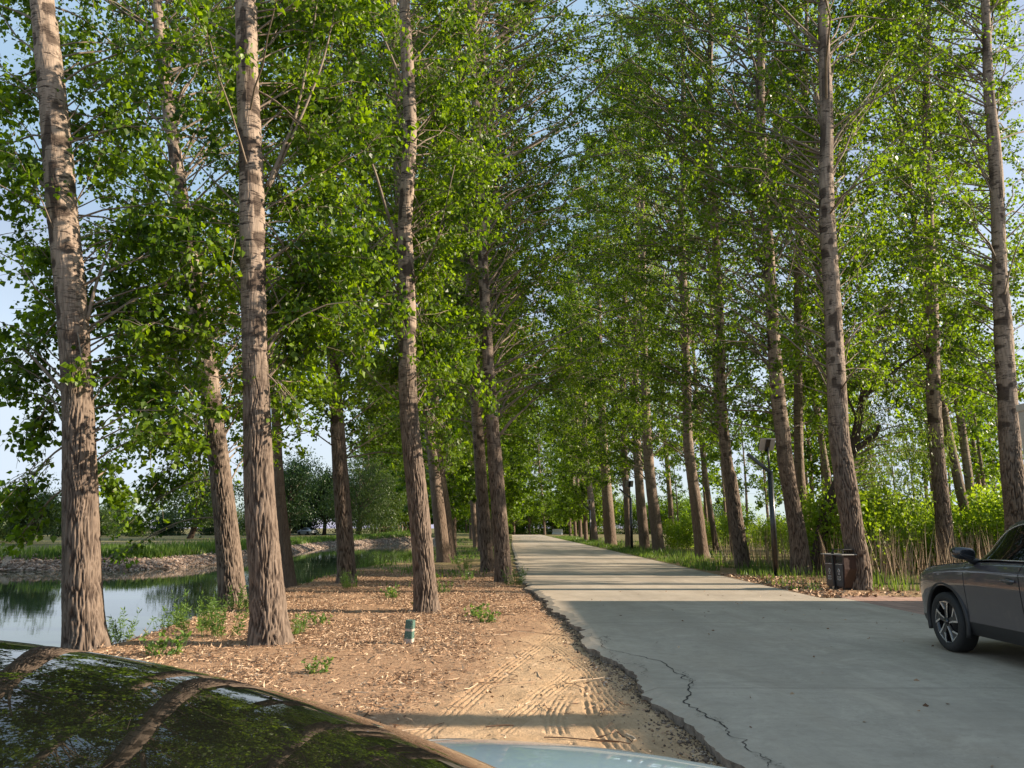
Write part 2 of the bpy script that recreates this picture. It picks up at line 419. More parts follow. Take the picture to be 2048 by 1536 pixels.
M['coping'] = simple('grey_coping', (.35, .34, .32), .8, 0, .12, 5, 0, .3)
def mat_post():
    t = NT('flaking_green_paint'); v = t.obj
    z = t.n('ShaderNodeSeparateXYZ', {0: v}).outputs[2]
    n = t.noise(v, 26, 5, .7); n2 = t.noise(v, 70, 4, .6)
    zz = t.math('ADD', z, t.math('MULTIPLY', t.math('SUBTRACT', n, .5), .012))
    band = t.math('ADD', t.math('MULTIPLY', t.rng(zz, .158, .162), t.rng(zz, .192, .188)), t.rng(zz, .066, .060))
    green = t.mix(t.rng(n2, .35, .7), (.035, .085, .068), (.10, .18, .14))
    worn = t.rng(n, .60, .68, 0, .8)
    c = t.mix(t.math('MAXIMUM', band, worn), green, t.mix(n2, (.30, .245, .20), (.52, .45, .38)))
    return t.done(t.pbr(Base_Color=c, Roughness=.8, Normal=t.bump(n2, .5, .006)))
M['post'] = mat_post()

# ------------------------------------------------------------------ ground, lake, road
EDGE = [ground(*p) for p in [(1500, 1560), (1480, 1536), (1400, 1462), (1345, 1413), (1300, 1380), (1250, 1338), (1225, 1318), (1190, 1290), (1160, 1262), (1130, 1232), (1100, 1207), (1075, 1188), (1060, 1178), (1048, 1160), (1040, 1145), (1034, 1125), (1028, 1105)]]
EDGE = [np.array([1.5, -12, 0]), np.array([1.45, 3.5, 0])] + EDGE[1:] + [np.array([.0, 60, 0]), np.array([-.1, 100, 0]), np.array([-.2, 200, 0])]
EX = np.array([e[0] for e in EDGE]); EY = np.array([e[1] for e in EDGE])
def edge_x(y): return np.interp(y, EY, EX)
WL = -0.6
near_b = [(-6.6, -30), (-6.4, 6), (-6.1, 9), (-5.95, 12), (-6.3, 15.5), (-6.5, 21.5), (-6.7, 30), (-5.9, 40), (-6.2, 60), (-7.0, 80)]
far_b = [tuple(ground(x, y, WL)[:2]) for x, y in [(868, 1084.5), (820, 1087), (750, 1089), (680, 1092), (640, 1097), (600, 1104), (560, 1111), (520, 1118), (430, 1130), (340, 1137), (250, 1140), (0, 1143), (-300, 1150)]] + [(-60, 30), (-90, -30)]
LAKE = np.array(near_b + far_b); NN = len(near_b)
def lake_sd(x, y):
    """signed distance to the waterline (negative in the lake), and True where the near bank is the nearest"""
    d = np.full(x.shape, 1e9); near = np.zeros(x.shape, bool); ins = np.zeros(x.shape, bool)
    n = len(LAKE)
    for i in range(n):
        a = LAKE[i]; b = LAKE[(i + 1) % n]; e = b - a
        t = np.clip(((x - a[0]) * e[0] + (y - a[1]) * e[1]) / e.dot(e), 0, 1)
        q = np.hypot(x - a[0] - t * e[0], y - a[1] - t * e[1])
        m = q < d; d = np.where(m, q, d); near = np.where(m, i < NN - 1, near)
        c = ((a[1] > y) != (b[1] > y)) & (x < (b[0] - a[0]) * (y - a[1]) / (b[1] - a[1] + 1e-12) + a[0])
        ins ^= c
    return np.where(ins, -d, d), near

TRACKS = []   # tyre tracks: centre polylines in world, half width, tread lines
for px, hw, nl, amp in [
        ([(760, 1536), (900, 1430), (1040, 1320), (1130, 1255), (1180, 1215)], .11, 4, .014),
        ([(900, 1536), (1010, 1450), (1120, 1370), (1200, 1310), (1240, 1260)], .13, 5, .014),
        ([(1290, 1536), (1230, 1480), (1195, 1420), (1190, 1370), (1215, 1310)], .12, 4, .02),
        ([(1170, 1536), (1120, 1480), (1110, 1430), (1140, 1380)], .10, 4, .016),
        ([(1420, 1536), (1300, 1470), (1215, 1400), (1170, 1340), (1100, 1290), (1060, 1275)], .13, 5, .016),
        ([(860, 1536), (855, 1470), (870, 1420)], .08, 3, .010)]:
    amp *= .55; P = np.array([ground(*q, -.07)[:2] for q in px]); P = catmull(P, np.linspace(0, len(P) - 1, 60)); TRACKS.append((P, hw, nl, amp))

def terrain(x, y):
    sd, near = lake_sd(x, y)
    ex = edge_x(y)
    top = -.06 + .05 * (fbm(x * .5, y * .5, 3) - .5)
    top = top + .028 * (fbm(x * 2.2, y * 2.2, 9) - .5) + .016 * (fbm(x * 8, y * 8, 4, 3) - .5)
    top = top + (-.035 + .05 * (fbm(x * 3, y * 3, 14) - .5)) * np.exp(-np.clip(ex - x, 0, 9) / .30) * (x < ex + .1) * sstep(60, 30, y)
    under = (x > ex + .06) & (x < 6.45)
    under |= (y < 16.9) & (x > ex + .06) & (x < 10.55)
    right = .0 + .05 * (fbm(x * .4, y * .4, 5) - .4)
    top = np.where(x > 6.4, right, top)
    # root mound of bare soil beside the last big tree on the right
    top = np.where(under, -.2, top)
    farm = sstep(-9, -14, x) + sstep(78, 84, y) * (x < -3)
    mound = .75 * np.exp(-((x + 11) / 9) ** 2 - ((y - 112) / 12) ** 2)
    ft = .12 + .10 * (fbm(x * .08, y * .08, 8) - .5) + mound
    top = np.where((~near) & (x < 0), ft + (.12 * (fbm(x * 1.7, y * 1.7, 12) - .5)) * sstep(6, 0, sd), top)
    bw = np.where(near, .75, 2.1)
    s = np.clip(sd / bw, 0, 1); s = np.where(near, s ** .8, s ** .85)
    out = WL + (top - WL) * s
    z = np.where(sd < 0, np.maximum(WL + sd * .7, -1.8), np.where((sd < bw) & (x < 0), out, top))
    # tyre tracks
    m = (y > 4) & (y < 16) & (x > -4) & (x < ex)
    if m.any():
        xm, ym = x[m], y[m]; dz = np.zeros(xm.shape)
        for P, hw, nl, amp in TRACKS:
            al = np.zeros(xm.shape); d = np.full(xm.shape, 9.); sg = np.zeros(xm.shape); al = np.zeros(xm.shape)
            for k in range(len(P) - 1):
                a, b = P[k], P[k + 1]; e = b - a; L = math.hypot(*e)
                t = np.clip(((xm - a[0]) * e[0] + (ym - a[1]) * e[1]) / (L * L), 0, 1)
                ux, uy = xm - a[0] - t * e[0], ym - a[1] - t * e[1]
                q = np.hypot(ux, uy); c = q < d
                sg = np.where(c, (e[0] * uy - e[1] * ux) / L, sg); al = np.where(c, (k + t) / (len(P) - 1), al); d = np.where(c, q, d)
            w = sstep(hw * 1.05, hw * .95, d) * sstep(.995, .8, al) * sstep(.005, .1, al)
            w = w * sstep(.22, .46, fbm(xm * 3 + nl, ym * 3, 91, 3))
            dz = np.where(w > .02, w * amp * (-.55 + .75 * np.sign(np.cos(sg / hw * np.pi * nl)) * np.abs(np.cos(sg / hw * np.pi * nl)) ** .6) + dz * (1 - w * .8), dz)
        z = z.copy(); z[m] += dz
    return z
def zt(x, y): return float(terrain(np.array([float(x)]), np.array([float(y)]))[0])

def axis(segs):
    out = []
    for a, b, s in segs: out += list(np.arange(a, b, s))
    return np.array(out + [segs[-1][1]])
GX = axis([(-2600, -300, 230), (-300, -90, 15), (-90, -30, 2), (-30, -10, .6), (-10, -5.2, .14), (-5.2, -1.7, .05), (-1.7, 1.6, .015), (1.6, 2.0, .05), (2.0, 14, .5), (14, 60, 2), (60, 300, 15), (300, 2600, 230)])
GY = axis([(-60, -10, 5), (-10, 4, .5), (4, 4.6, .05), (4.6, 8.6, .015), (8.6, 10.5, .03), (10.5, 14, .05), (14, 24, .1), (24, 60, .5), (60, 130, 1.0), (130, 300, 8), (300, 3000, 300)])
gx, gy = np.meshgrid(GX, GY)
gz = terrain(gx.ravel(), gy.ravel())
nx, ny = len(GX), len(GY)
ii = (np.arange(ny - 1)[:, None] * nx + np.arange(nx - 1)[None]).ravel()
gr = mesh('ground', np.stack([gx.ravel(), gy.ravel(), gz], 1), np.stack([ii, ii + 1, ii + nx + 1, ii + nx], 1), M['ground'], smooth=True)
tag(gr, kind='structure')
lk = LAKE.copy()
w = mesh('lake_water', [(-95, -35, WL), (-4.0, -35, WL), (-4.0, 100, WL), (-95, 100, WL)], np.array([[0, 1, 2, 3]]), M['water']); tag(w, kind='structure')

# road slab with a broken left edge
rs = np.random.default_rng(5)
ys = np.concatenate([np.arange(-12, 3.5, .5), np.arange(3.5, 26, .035), np.arange(26, 60, .3), np.arange(60, 190, 4)])
xs = edge_x(ys) + (fbm(ys * 1.1, ys * 0, 21) - .5) * .34 * (ys < 40) + (fbm(ys * 6, ys * 0, 22, 3) - .5) * .12 * (ys < 40)
xr = np.where(ys < 16.75, 7.0, 6.5)
def slab(name, xl, xr, ys, z, mats):
    b = MB(); n = len(ys)
    under = xl + .05 * (fbm(ys * 9, ys * 0, 33, 3) - .2)
    mid = xl + .10 + .06 * (fbm(ys * 7, ys * 0, 35, 3))
    V = np.concatenate([np.stack([under, ys, np.full(n, z - .16)], 1), np.stack([xl, ys, np.full(n, z - .022 - .02 * fbm(ys * 8, ys * 0, 41))], 1),
                        np.stack([mid, ys, np.full(n, z)], 1), np.stack([xr, ys, np.full(n, z)], 1), np.stack([xr, ys, np.full(n, z - .16)], 1)])
    i = np.arange(n - 1)
    q = lambda a, c: np.stack([a * n + i, c * n + i, c * n + i + 1, a * n + i + 1], 1)
    b.add(V, q(0, 1), 1); 
    b.F.append(q(1, 2)); b.M.append(np.full(n - 1, 0)); b.S.append(np.full(n - 1, False))
    b.F.append(q(2, 3)); b.M.append(np.full(n - 1, 0)); b.S.append(np.full(n - 1, False))
    b.F.append(q(3, 4)); b.M.append(np.full(n - 1, 1)); b.S.append(np.full(n - 1, False))
    return b.build(name, mats)
road = slab('road', xs, xr, ys, 0.0, [M['road'], M['road_side']]); tag(road, kind='structure')
pv = MB().add([(7.0, -12, .002), (10.58, -12, .002), (10.58, 17.3, .002), (7.0, 17.3, .002), (7, -12, -.1), (10.58, -12, -.1), (10.58, 17.3, -.1), (7, 17.3, -.1)],
              [np.array([[0, 1, 2, 3], [2, 6, 7, 3], [3, 7, 4, 0], [1, 5, 6, 2]])]).build('brick_pavement', M['brick']); tag(pv, kind='structure')
fr = MB().add([(22, 92, .16), (140, 80, .16), (140, 96, .16), (22, 112, .16), (22, 92, -.3), (140, 80, -.3), (22, 112, -.3)], [np.array([[0, 1, 2, 3], [0, 4, 5, 1]])]).build('far_road', mat_concrete('far_road_concrete', (.50, .48, .46))); tag(fr, kind='structure')

def crack(pts, w0, seed):
    P = np.array([ground(*p, 0.003)[:2] for p in pts]); P = catmull(P, np.linspace(0, len(P) - 1, 160)); n = len(P)
    s = np.arange(n) * .25
    T = np.gradient(P, axis=0); T /= np.linalg.norm(T, axis=1)[:, None]; N = np.stack([-T[:, 1], T[:, 0]], 1)
    P = P + N * ((fbm(s, s * 0, seed, 4) - .5) * .16)[:, None]
    wd = w0 * (.25 + 1.3 * fbm(s * 2, s * 0 + 3, seed + 3, 3)) * np.sin(np.linspace(.25, 2.9, n))
    V = np.concatenate([np.c_[P - N * wd[:, None], np.full(n, .0035)], np.c_[P + N * wd[:, None], np.full(n, .0035)]])
    i = np.arange(n - 1)
    return V, np.stack([i, i + n, i + n + 1, i + 1], 1)
cb = MB()
for pts, wd, sd in [([(1168, 1262), (1195, 1278), (1215, 1297), (1260, 1308), (1312, 1319), (1345, 1338), (1372, 1357), (1388, 1378), (1376, 1402), (1398, 1422), (1432, 1442), (1447, 1457), (1482, 1480), (1518, 1508), (1545, 1540)], .0075, 1),
                   ([(1345, 1338), (1365, 1344), (1383, 1362), (1390, 1380)], .004, 2), ([(1398, 1422), (1405, 1432), (1440, 1438), (1447, 1457)], .004, 3),
                   ([(1215, 1297), (1240, 1325), (1285, 1330), (1290, 1355)], .005, 4), ([(1195, 1278), (1215, 1272), (1212, 1290)], .006, 5),
                   ([(1518, 1508), (1545, 1525), (1570, 1545)], .005, 6)]:
    cb.add(*crack(pts, wd, sd))
cb.build('crack', M['crack'], road)

# ------------------------------------------------------------------ trees
def leaf_quads(rng, P, axis_dir, size, shape='delta', spread=.8):
    """kite leaves at P; returns V,F"""
    n = len(P)
    a = axis_dir + rng.normal(size=(n, 3)) * spread; a /= np.linalg.norm(a, axis=1)[:, None] + 1e-9
    nr = rng.normal(size=(n, 3)); nr[:, 2] += .3
    b = np.cross(a, nr); b /= np.linalg.norm(b, axis=1)[:, None] + 1e-9
    nn = np.cross(a, b)
    L = (size * rng.uniform(.5, 1.4, n))[:, None]
    if shape == 'delta': k, wd = .34, .44
    elif shape == 'lance': k, wd = .45, .14
    else: k, wd = .45, .34
    fold = rng.uniform(.02, .16, (n, 1)) * L
    V = np.stack([P, P + a * L * k + b * L * wd + nn * fold, P + a * L - nn * fold * .3, P + a * L * k - b * L * wd + nn * fold], 1).reshape(-1, 3)
    i = np.arange(n)[:, None] * 4
    return V, i + np.array([[0, 1, 2, 3]])

def crown_parts(rng, trunk_at, zc, H, Rmax, nbr, twigs_per, leaves_per, lsize, front=0.0, droop=.25, low=0, dens_hi=1.0, side=None, zvis=None):
    """branches of an ascending poplar crown. trunk_at(z)->(x,y,r). Returns (branch P,R arrays), (twig arrays), leaf positions, axes"""
    z = zc + (H - zc) * rng.random(nbr) ** 1.05
    if zvis: k = rng.random(nbr) < .78; z = np.where(k, zc + (min(zvis, H - 1) - zc) * rng.random(nbr), z)
    if low: z[:low] = rng.uniform(zc * .8, zc + 2.2, low)
    az = rng.uniform(0, 2 * np.pi, nbr)
    # fewer branches towards the viewer's side of the avenue opening
    if front:
        bad = (np.sin(az) < -.25) & (rng.random(nbr) < front)
        az = np.where(bad, -az, az)
    if side is not None:
        bad = (np.cos(az) * side < -.2) & (rng.random(nbr) < .5)
        az = np.where(bad, np.pi - az, az)
    t = (z - zc) / (H - zc)
    prof = np.where(t < .25, .70 + 1.2 * t, np.clip(1 - ((t - .25) / .75) ** 2.2, 0, 1) + .1)
    L = Rmax * prof * rng.uniform(.55, 1.12, nbr)
    e0 = np.radians(rng.uniform(18, 70, nbr)); de = np.radians(rng.uniform(-50, 25, nbr)) - droop * (t < .25)
    n = 7; u = np.linspace(0, 1, n)
    el = e0[:, None] + de[:, None] * u[None]
    azs = az[:, None] + (rng.normal(0, .35, nbr)[:, None]) * u[None]
    step = (L / (n - 1))[:, None]
    D = np.stack([np.cos(el) * np.cos(azs), np.cos(el) * np.sin(azs), np.sin(el)], -1) * step[..., None]
    x0, y0, r0 = trunk_at(z)
    st = np.stack([x0 + .6 * r0 * np.cos(az), y0 + .6 * r0 * np.sin(az), z], -1)
    P = st[:, None] + np.concatenate([np.zeros((nbr, 1, 3)), np.cumsum(D[:, 1:], 1)], 1)
    P[:, 2:] += rng.normal(0, .035, P[:, 2:].shape) * L[:, None, None] * .5
    rb = np.minimum(.0052 * L + .003, r0 * .5)
    Rr = rb[:, None] * (1 - .82 * u[None])
    # twigs
    m = nbr * twigs_per
    bi = np.repeat(np.arange(nbr), twigs_per)
    tt = .3 + .7 * rng.random(m) ** .85
    f = tt * (n - 1); i0 = np.clip(f.astype(int), 0, n - 2); ff = (f - i0)[:, None]
    S = P[bi, i0] * (1 - ff) + P[bi, i0 + 1] * ff
    bd = P[bi, i0 + 1] - P[bi, i0]; bd /= np.linalg.norm(bd, axis=1)[:, None] + 1e-9
    d = bd * .7 + rng.normal(size=(m, 3)) * .62; d[:, 2] -= droop * .5
    d /= np.linalg.norm(d, axis=1)[:, None]
    tl = rng.uniform(.25, .75, m) * np.clip(L[bi] / 2.4, .5, 1.2) 
    ends = S + d * tl[:, None] + np.array([0, 0, -1]) * (.12 * tl ** 2)[:, None]
    TP = np.stack([S, (S + ends) / 2 + np.array([0, 0, .03]), ends], 1)
    TR = np.stack([np.full(m, .006), np.full(m, .0045), np.full(m, .002)], 1)
    keep = np.ones(m, bool)
    if dens_hi < 1: keep = (rng.random(m) < np.where(S[:, 2] > 11, dens_hi, 1))
    # leaves clumped along each twig
    k = rng.poisson(leaves_per, m) * keep
    li = np.repeat(np.arange(m), k); q = len(li)
    w = rng.random(q)[:, None] ** .7
    LP = S[li] * (1 - w) + ends[li] * w + rng.normal(0, .075, (q, 3))
    ax = d[li] * .45 + np.array([0, 0, -.75])
    return (P, Rr), (TP, TR), LP, ax

def trunk_fn(P, r):
    zz = P[:, 2]
    o = np.argsort(zz)
    def f(z): return np.interp(z, zz[o], P[o, 0]), np.interp(z, zz[o], P[o, 1]), np.interp(z, zz[o], r[o])
    return f

def trunk_mesh(name, P, r, parent, mat, fine=False, seed=0, seg=24, flare=.45):
    """P polyline (local), r radii; root flare, ridges, furrows"""
    T, N, B = frames(P)
    n = len(P); a = np.linspace(0, 2 * np.pi, seg, endpoint=False)
    A = np.broadcast_to(a, (n, seg)); Z = np.broadcast_to(P[:, 2:3], (n, seg))
    Rr = np.broadcast_to(r[:, None], (n, seg)).copy()
    rg = np.random.default_rng(seed)
    ph = rg.uniform(0, 6.28, 3)
    lob = .5 + .5 * np.cos(A * 5 + ph[0] + .6 * np.sin(A * 2 + ph[1])) * .7 + .3 * np.cos(A * 3 + ph[2])
    Rr *= 1 + flare * (.30 + .55 * lob) * np.exp(-np.clip(Z + .02, 0, 9) / .18) * .8
    Rr *= 1 + .05 * (fbm(np.cos(A) * 1.5 + 7, np.sin(A) * 1.5 + Z * 1.3, seed) - .5) * 2
    Rr *= 1 + .035 * (fbm(np.cos(A) * .8 + 3, Z * .9 + seed, seed + 9) - .5) * 2
    if fine:
        nc = max(10, int(2 * np.pi * np.median(r[:max(3, n // 3)]) / .036))
        wa = A / (2 * np.pi) * nc + 2.0 * (vnoise(Z * 3.0, np.cos(A) * 2 + 5, seed + 2) - .5)
        wb = Z / .52 + .8 * (vnoise(np.cos(A) * 5, np.sin(A) * 5 + Z * 2, seed + 3))
        g = voro(wa, wb, nc, seed)
        rid = sstep(.02, .30, g); crk = .9 * (1 - sstep(.03, .26, g)) * (sstep(6.0, 2.4, Z) * .85 + .15)
        fa = sstep(5.2, 2.6, Z) * .8 + .2
        Rr += (rid - .95) * .026 * fa * (Rr / .22)
        Rr += (fbm(A / 6.2832 * nc * 2.2, Z * 30, seed + 6, 3) - .5) * .007
        # pinched transverse scars higher up
        sc = sstep(.62, .72, vnoise(np.cos(A) * 1.6 + 9, Z * 5.5, seed + 11)) * sstep(2.8, 4.5, Z)
        Rr -= sc * .007
    V = P[:, None] + Rr[..., None] * (np.cos(A)[..., None] * N[:, None] + np.sin(A)[..., None] * B[:, None])
    i = np.arange(n - 1)[:, None] * seg; j = np.arange(seg)[None]; k = (j + 1) % seg
    F = np.stack([i + j, i + k, i + seg + k, i + seg + j], -1).reshape(-1, 4)
    o = mesh(name, V.reshape(-1, 3), [F, (np.arange(seg) + (n - 1) * seg)[None]], mat, parent, smooth=True)
    if fine:
        at = o.data.attributes.new('crack', 'FLOAT', 'POINT'); at.data.foreach_set('value', np.maximum(crk, sc * .8).astype(np.float32).ravel())
    return o

def build_crown(name, parent, rng, tf, zc, H, Rmax, nbr, tw, lv, ls, mat, twigs=True, nlimb=0, **kw):
    (P, Rr), (TP, TR), LP, ax = crown_parts(rng, tf, zc, H, Rmax, nbr, tw, lv, ls, **kw)
    b = MB()
    order = np.argsort(P[:, 0, 2])
    lim = order[:nlimb]; rest = order[nlimb:]
    for q in lim:
        V, F = tube(P[q], Rr[q] * 1.2, 7); o = mesh('limb', V, F, M['twig'], parent, smooth=True)
    b.add(*tubes(P[rest], Rr[rest], 5), 0, True)
    if twigs: b.add(*tubes(TP, TR, 3), 0, True)
    V, F = leaf_quads(rng, LP, ax, ls)
    b.add(V, F, 1)
    return b.build(name, [M['twig'], mat], parent)

def traced_tree(label, pts, lean=0.0, H=31, zc=3.2, Rmax=3.0, nbr=120, tw=7, lv=11, ls=.085, fine=False, seed=1, z0=-.05, limbs=(), nlimb=6, gY=None, rs=None, sprays=(), **kw):
    """pts: (px,py,width px) from the base up, read as a trunk standing at the ground point of the first entry"""
    g = ground(pts[0][0], pts[0][1], z0) if gY is None else at_depth(pts[0][0], pts[0][1], gY)
    Y = g[1]; base = np.array([g[0], Y, zt(g[0], Y)])
    C = []
    for px, py, wd in pts:
        d = ray(px, py)
        t = (Y - lean * CAMH * 0) / d[1]
        for _ in range(3):
            zz = CAMH + d[2] * t; t = (Y + lean * max(0, zz)) / d[1]
        p = np.array([d[0] * t, d[1] * t, CAMH + d[2] * t])
        depth = p[1] * CP + (p[2] - CAMH) * SP
        C.append([*(p - base), wd * .465 * depth / FPX])
    C = np.array([c for c in C if c[2] < H * .66]); C[0, :3] = (0, 0, 0)
    C[0, 3] = min(C[0, 3], C[1, 3] * 1.12)
    # carry the trunk on up to its full height
    top = C[-1]; dirv = (C[-1, :3] - C[-3, :3]); dirv /= dirv[2]
    zs = np.arange(top[2] + 1.5, H, 1.5)
    ext = []
    p = top[:3].copy(); r0 = top[3]
    for z in zs:
        f = (z - top[2]) / max(.1, H - top[2])
        p = p + np.array([dirv[0] * (1 - f) * 1.5, dirv[1] * (1 - f) * 1.5, 1.5]); ext.append([*p, r0 * (1 - f * .93)])
    C = np.concatenate([C, np.array(ext)]) if ext else C
    seglen = np.concatenate([[0], np.cumsum(np.linalg.norm(np.diff(C[:, :3], axis=0), axis=1))])
    tt = np.interp(np.concatenate([np.arange(0, min(11, seglen[-1]), .025 if fine else .12), np.arange(11, seglen[-1], .5)]), seglen, np.arange(len(C)))
    Q = catmull(C, tt); P, r = Q[:, :3], np.maximum(Q[:, 3], .012)
    P = np.concatenate([[P[0] - np.array([0, 0, .25])], P]); r = np.concatenate([[r[0] * 1.02], r])
    root = empty('poplar_tree', base); tag(root, label, 'tree')
    trunk_mesh('trunk', P, r, root, M['bark_geo'] if fine else M['bark'], fine, seed, 112 if fine else 28)
    tf = trunk_fn(P, r)
    rng = np.random.default_rng(seed * 7 + 3)
    build_crown('crown', root, rng, tf, zc, H, Rmax * (rs or RS), int(nbr * BS), tw + 2, lv * LS, ls, M['leaf'], nlimb=nlimb, zvis=3.5 + Y * .8, **kw)
    sprays_on(root, base, tf, rng, Y, sprays)
    for lp, rad in limbs:
        c = []
        for k, (px, py) in enumerate(lp):
            dd = .12 * k * (1 if seed % 2 else -1)
            c.append(at_depth(px, py, Y + lean * 3 + dd) - base)
        c = np.array(c); c = catmull(c, np.linspace(0, len(c) - 1, 6 * (len(c) - 1) + 1))
        V, F = tube(c, np.linspace(rad, rad * .35, len(c)), 7)
        mesh('limb', V, F, M['twig'], root, smooth=True)
    return root

def sprays_on(root, base, tf, rng, Y, sprays):
    """leafy sprays that hang off long low branches: (px, py, radius px, leaves, depth offset)"""
    if not sprays: return
    b = MB()
    for px, py, rp, nl, dy in sprays:
        c = at_depth(px, py, Y + dy) - base; rr = rp / FPX * (Y + dy)
        z0 = max(.8, c[2] - .3 + rr * .8); x0, y0, r0 = tf(z0 + .9)
        st = np.array([float(x0), float(y0), z0 + .9]); u = np.linspace(0, 1, 9)[:, None]
        P = st * (1 - u) + c * u + np.array([0, 0, .5]) * np.sin(u * np.pi) * np.linalg.norm(c - st) * .25
        V, F = tube(P, np.linspace(.018, .005, 9), 6); b.add(V, F, 0, True)
        m = max(6, nl // 14)
        S = P[rng.integers(4, 9, m)] + rng.normal(0, .05, (m, 3)); d = rng.normal(size=(m, 3)) * np.array([1, 1, .7]); d /= np.linalg.norm(d, axis=1)[:, None]
        E = c + d * rr * rng.uniform(.35, 1.1, (m, 1)) - np.array([0, 0, .1]) * rr
        b.add(*tubes(np.stack([S, (S + E) / 2 + np.array([0, 0, .06]), E], 1), np.broadcast_to(np.array([.005, .004, .002]), (m, 3)), 3), 0)
        li = rng.integers(0, m, nl); w = rng.random((nl, 1)) ** .5
        LP = S[li] * (1 - w) + E[li] * w + rng.normal(0, .07, (nl, 3))
        V, F = leaf_quads(rng, LP, np.broadcast_to(np.array([0, 0, -.8]), (nl, 3)), .088); b.add(V, F, 1)
    b.build('spray', [M['twig'], M['leaf']], root)
RS, BS, LS = 1.5, 1.75, 1.85
T = traced_tree
K1 = dict(fine=True, front=.93, rs=.85, nbr=75, tw=8, lv=12, ls=.088, dens_hi=.55)
T('thick furrowed poplar at the left edge of the photo, rising from the lake bank', [(177, 1292, 92), (166, 1200, 79), (161, 1000, 70), (155, 800, 62), (143, 600, 60), (125, 430, 59), (110, 250, 57), (90, 50, 49), (84, 0, 46)],
  seed=11, zc=2.6, Rmax=3.4, droop=.45, low=14, sprays=[(22, 1010, 55, 420, 0), (40, 1075, 26, 110, .2), (60, 880, 60, 350, .5), (30, 780, 70, 350, .8), (165, 745, 40, 70, -.35)], limbs=[([(145, 805), (60, 710), (0, 670)], .03), ([(175, 640), (195, 560), (235, 455)], .03), ([(130, 415), (75, 360), (0, 325)], .045), ([(100, 60), (50, 30), (0, 10)], .03), ([(150, 412), (140, 330), (95, 215), (0, 130)], .025)], **K1)
T('leaning poplar behind the left pair, curving towards the lake with a dark swollen foot', [(468, 1203, 64), (458, 1110, 52), (441, 950, 44), (426, 830, 42), (410, 700, 40), (386, 560, 38), (365, 420, 32), (349, 300, 27), (330, 171, 25), (313, 0, 22)],
  seed=12, zc=2.9, Rmax=3.2, lean=.02, fine=True, front=.97, nbr=105, tw=8, lv=11, droop=.4, low=12, ls=.09, sprays=[(330, 890, 70, 800, .4), (290, 990, 60, 650, .2), (255, 1050, 45, 350, .1), (240, 1115, 26, 120, 0), (370, 960, 60, 450, .6), (385, 860, 40, 260, -.6), (250, 880, 60, 400, .8), (330, 780, 70, 500, 1.), (400, 770, 45, 240, -.7)], limbs=[([(375, 525), (345, 480), (312, 452)], .035), ([(372, 570), (335, 560), (312, 563)], .03), ([(388, 697), (340, 692), (300, 700)], .03), ([(352, 350), (300, 260), (255, 180)], .025)])
T('big pale poplar standing nearest the camera on the dirt bank, banded with dark scars', [(538, 1286, 84), (535, 1200, 74), (520, 1000, 64), (513, 800, 56), (508, 650, 52), (505, 450, 54), (502, 330, 50), (495, 150, 46), (492, 0, 45)],
  seed=13, zc=3.2, Rmax=3.2, side=1, sprays=[(600, 845, 36, 150, 0), (570, 640, 45, 200, .2), (600, 555, 60, 330, .2), (645, 310, 65, 380, .3), (590, 420, 50, 260, .3), (655, 590, 50, 220, .5)], limbs=[([(536, 372), (570, 290), (592, 230), (618, 110), (635, 0)], .035), ([(536, 372), (560, 330), (640, 140), (672, 10)], .03), ([(535, 700), (570, 640), (612, 560)], .02), ([(533, 525), (580, 490), (622, 450)], .03), ([(518, 650), (480, 580), (440, 520)], .02), ([(495, 430), (440, 375), (380, 310)], .02)], **K1)
T('slim dark poplar half hidden behind the big pale one, with one spreading root', [(582, 1166, 42), (566, 1060, 26), (556, 930, 21), (548, 760, 18), (528, 560, 17), (503, 380, 17), (474, 150, 15), (458, 0, 13)],
  seed=14, zc=4, Rmax=3.0, nbr=90, tw=7, lv=10, ls=.1, nlimb=4)
T('straight brown poplar standing alone where the bank meets the far water', [(694, 1166, 42), (689, 1060, 36), (681, 950, 33), (672, 800, 28), (665, 700, 26), (659, 600, 24), (650, 450, 21), (632, 200, 17), (620, 0, 13)],
  seed=15, zc=3.4, Rmax=3.2, nbr=110, tw=7, lv=10, ls=.095, front=.92, nlimb=5, fine=True)
T('bright poplar in front of the green marker post, trunk bending back at mid height', [(853, 1222, 52), (846, 1110, 46), (835, 1000, 44), (820, 850, 41), (815, 750, 38), (816, 650, 36), (813, 550, 34), (810, 450, 30), (816, 350, 30), (820, 250, 28), (815, 130, 27), (808, 0, 22)],
  seed=16, zc=3.6, Rmax=3.0, side=1, sprays=[(870, 560, 60, 420, .2), (762, 650, 60, 420, .1), (855, 690, 65, 420, .3), (895, 885, 48, 260, .2), (705, 545, 45, 330, .1), (880, 190, 60, 420, .3), (860, 480, 55, 300, .4), (740, 290, 45, 200, .2), (770, 760, 40, 160, .3)], limbs=[([(813, 182), (790, 130), (760, 60), (728, 0)], .035), ([(793, 480), (770, 410), (745, 330), (722, 300)], .04), ([(795, 800), (740, 750), (700, 700)], .015), ([(826, 560), (870, 490), (910, 330)], .02), ([(826, 570), (855, 520), (890, 450)], .02)], **K1)
T('poplar directly behind the bright bent one, showing only its greyer upper trunk', [(852, 1166, 36), (838, 1060, 30), (818, 850, 28), (804, 560, 25), (798, 340, 22), (790, 171, 21), (783, 0, 20)], seed=17, zc=5, Rmax=2.8, nbr=90, lv=10, ls=.095, nlimb=3)
T('nearer trunk of the close pair left of the road verge, crossing behind the bent poplar', [(889, 1124, 36), (876, 1010, 27), (860, 880, 20), (838, 765, 18), (802, 680, 17), (770, 580, 15), (745, 450, 14), (715, 250, 12), (700, 60, 10)], seed=18, zc=3.6, Rmax=3.8, nbr=120, lv=11, ls=.11, nlimb=3)
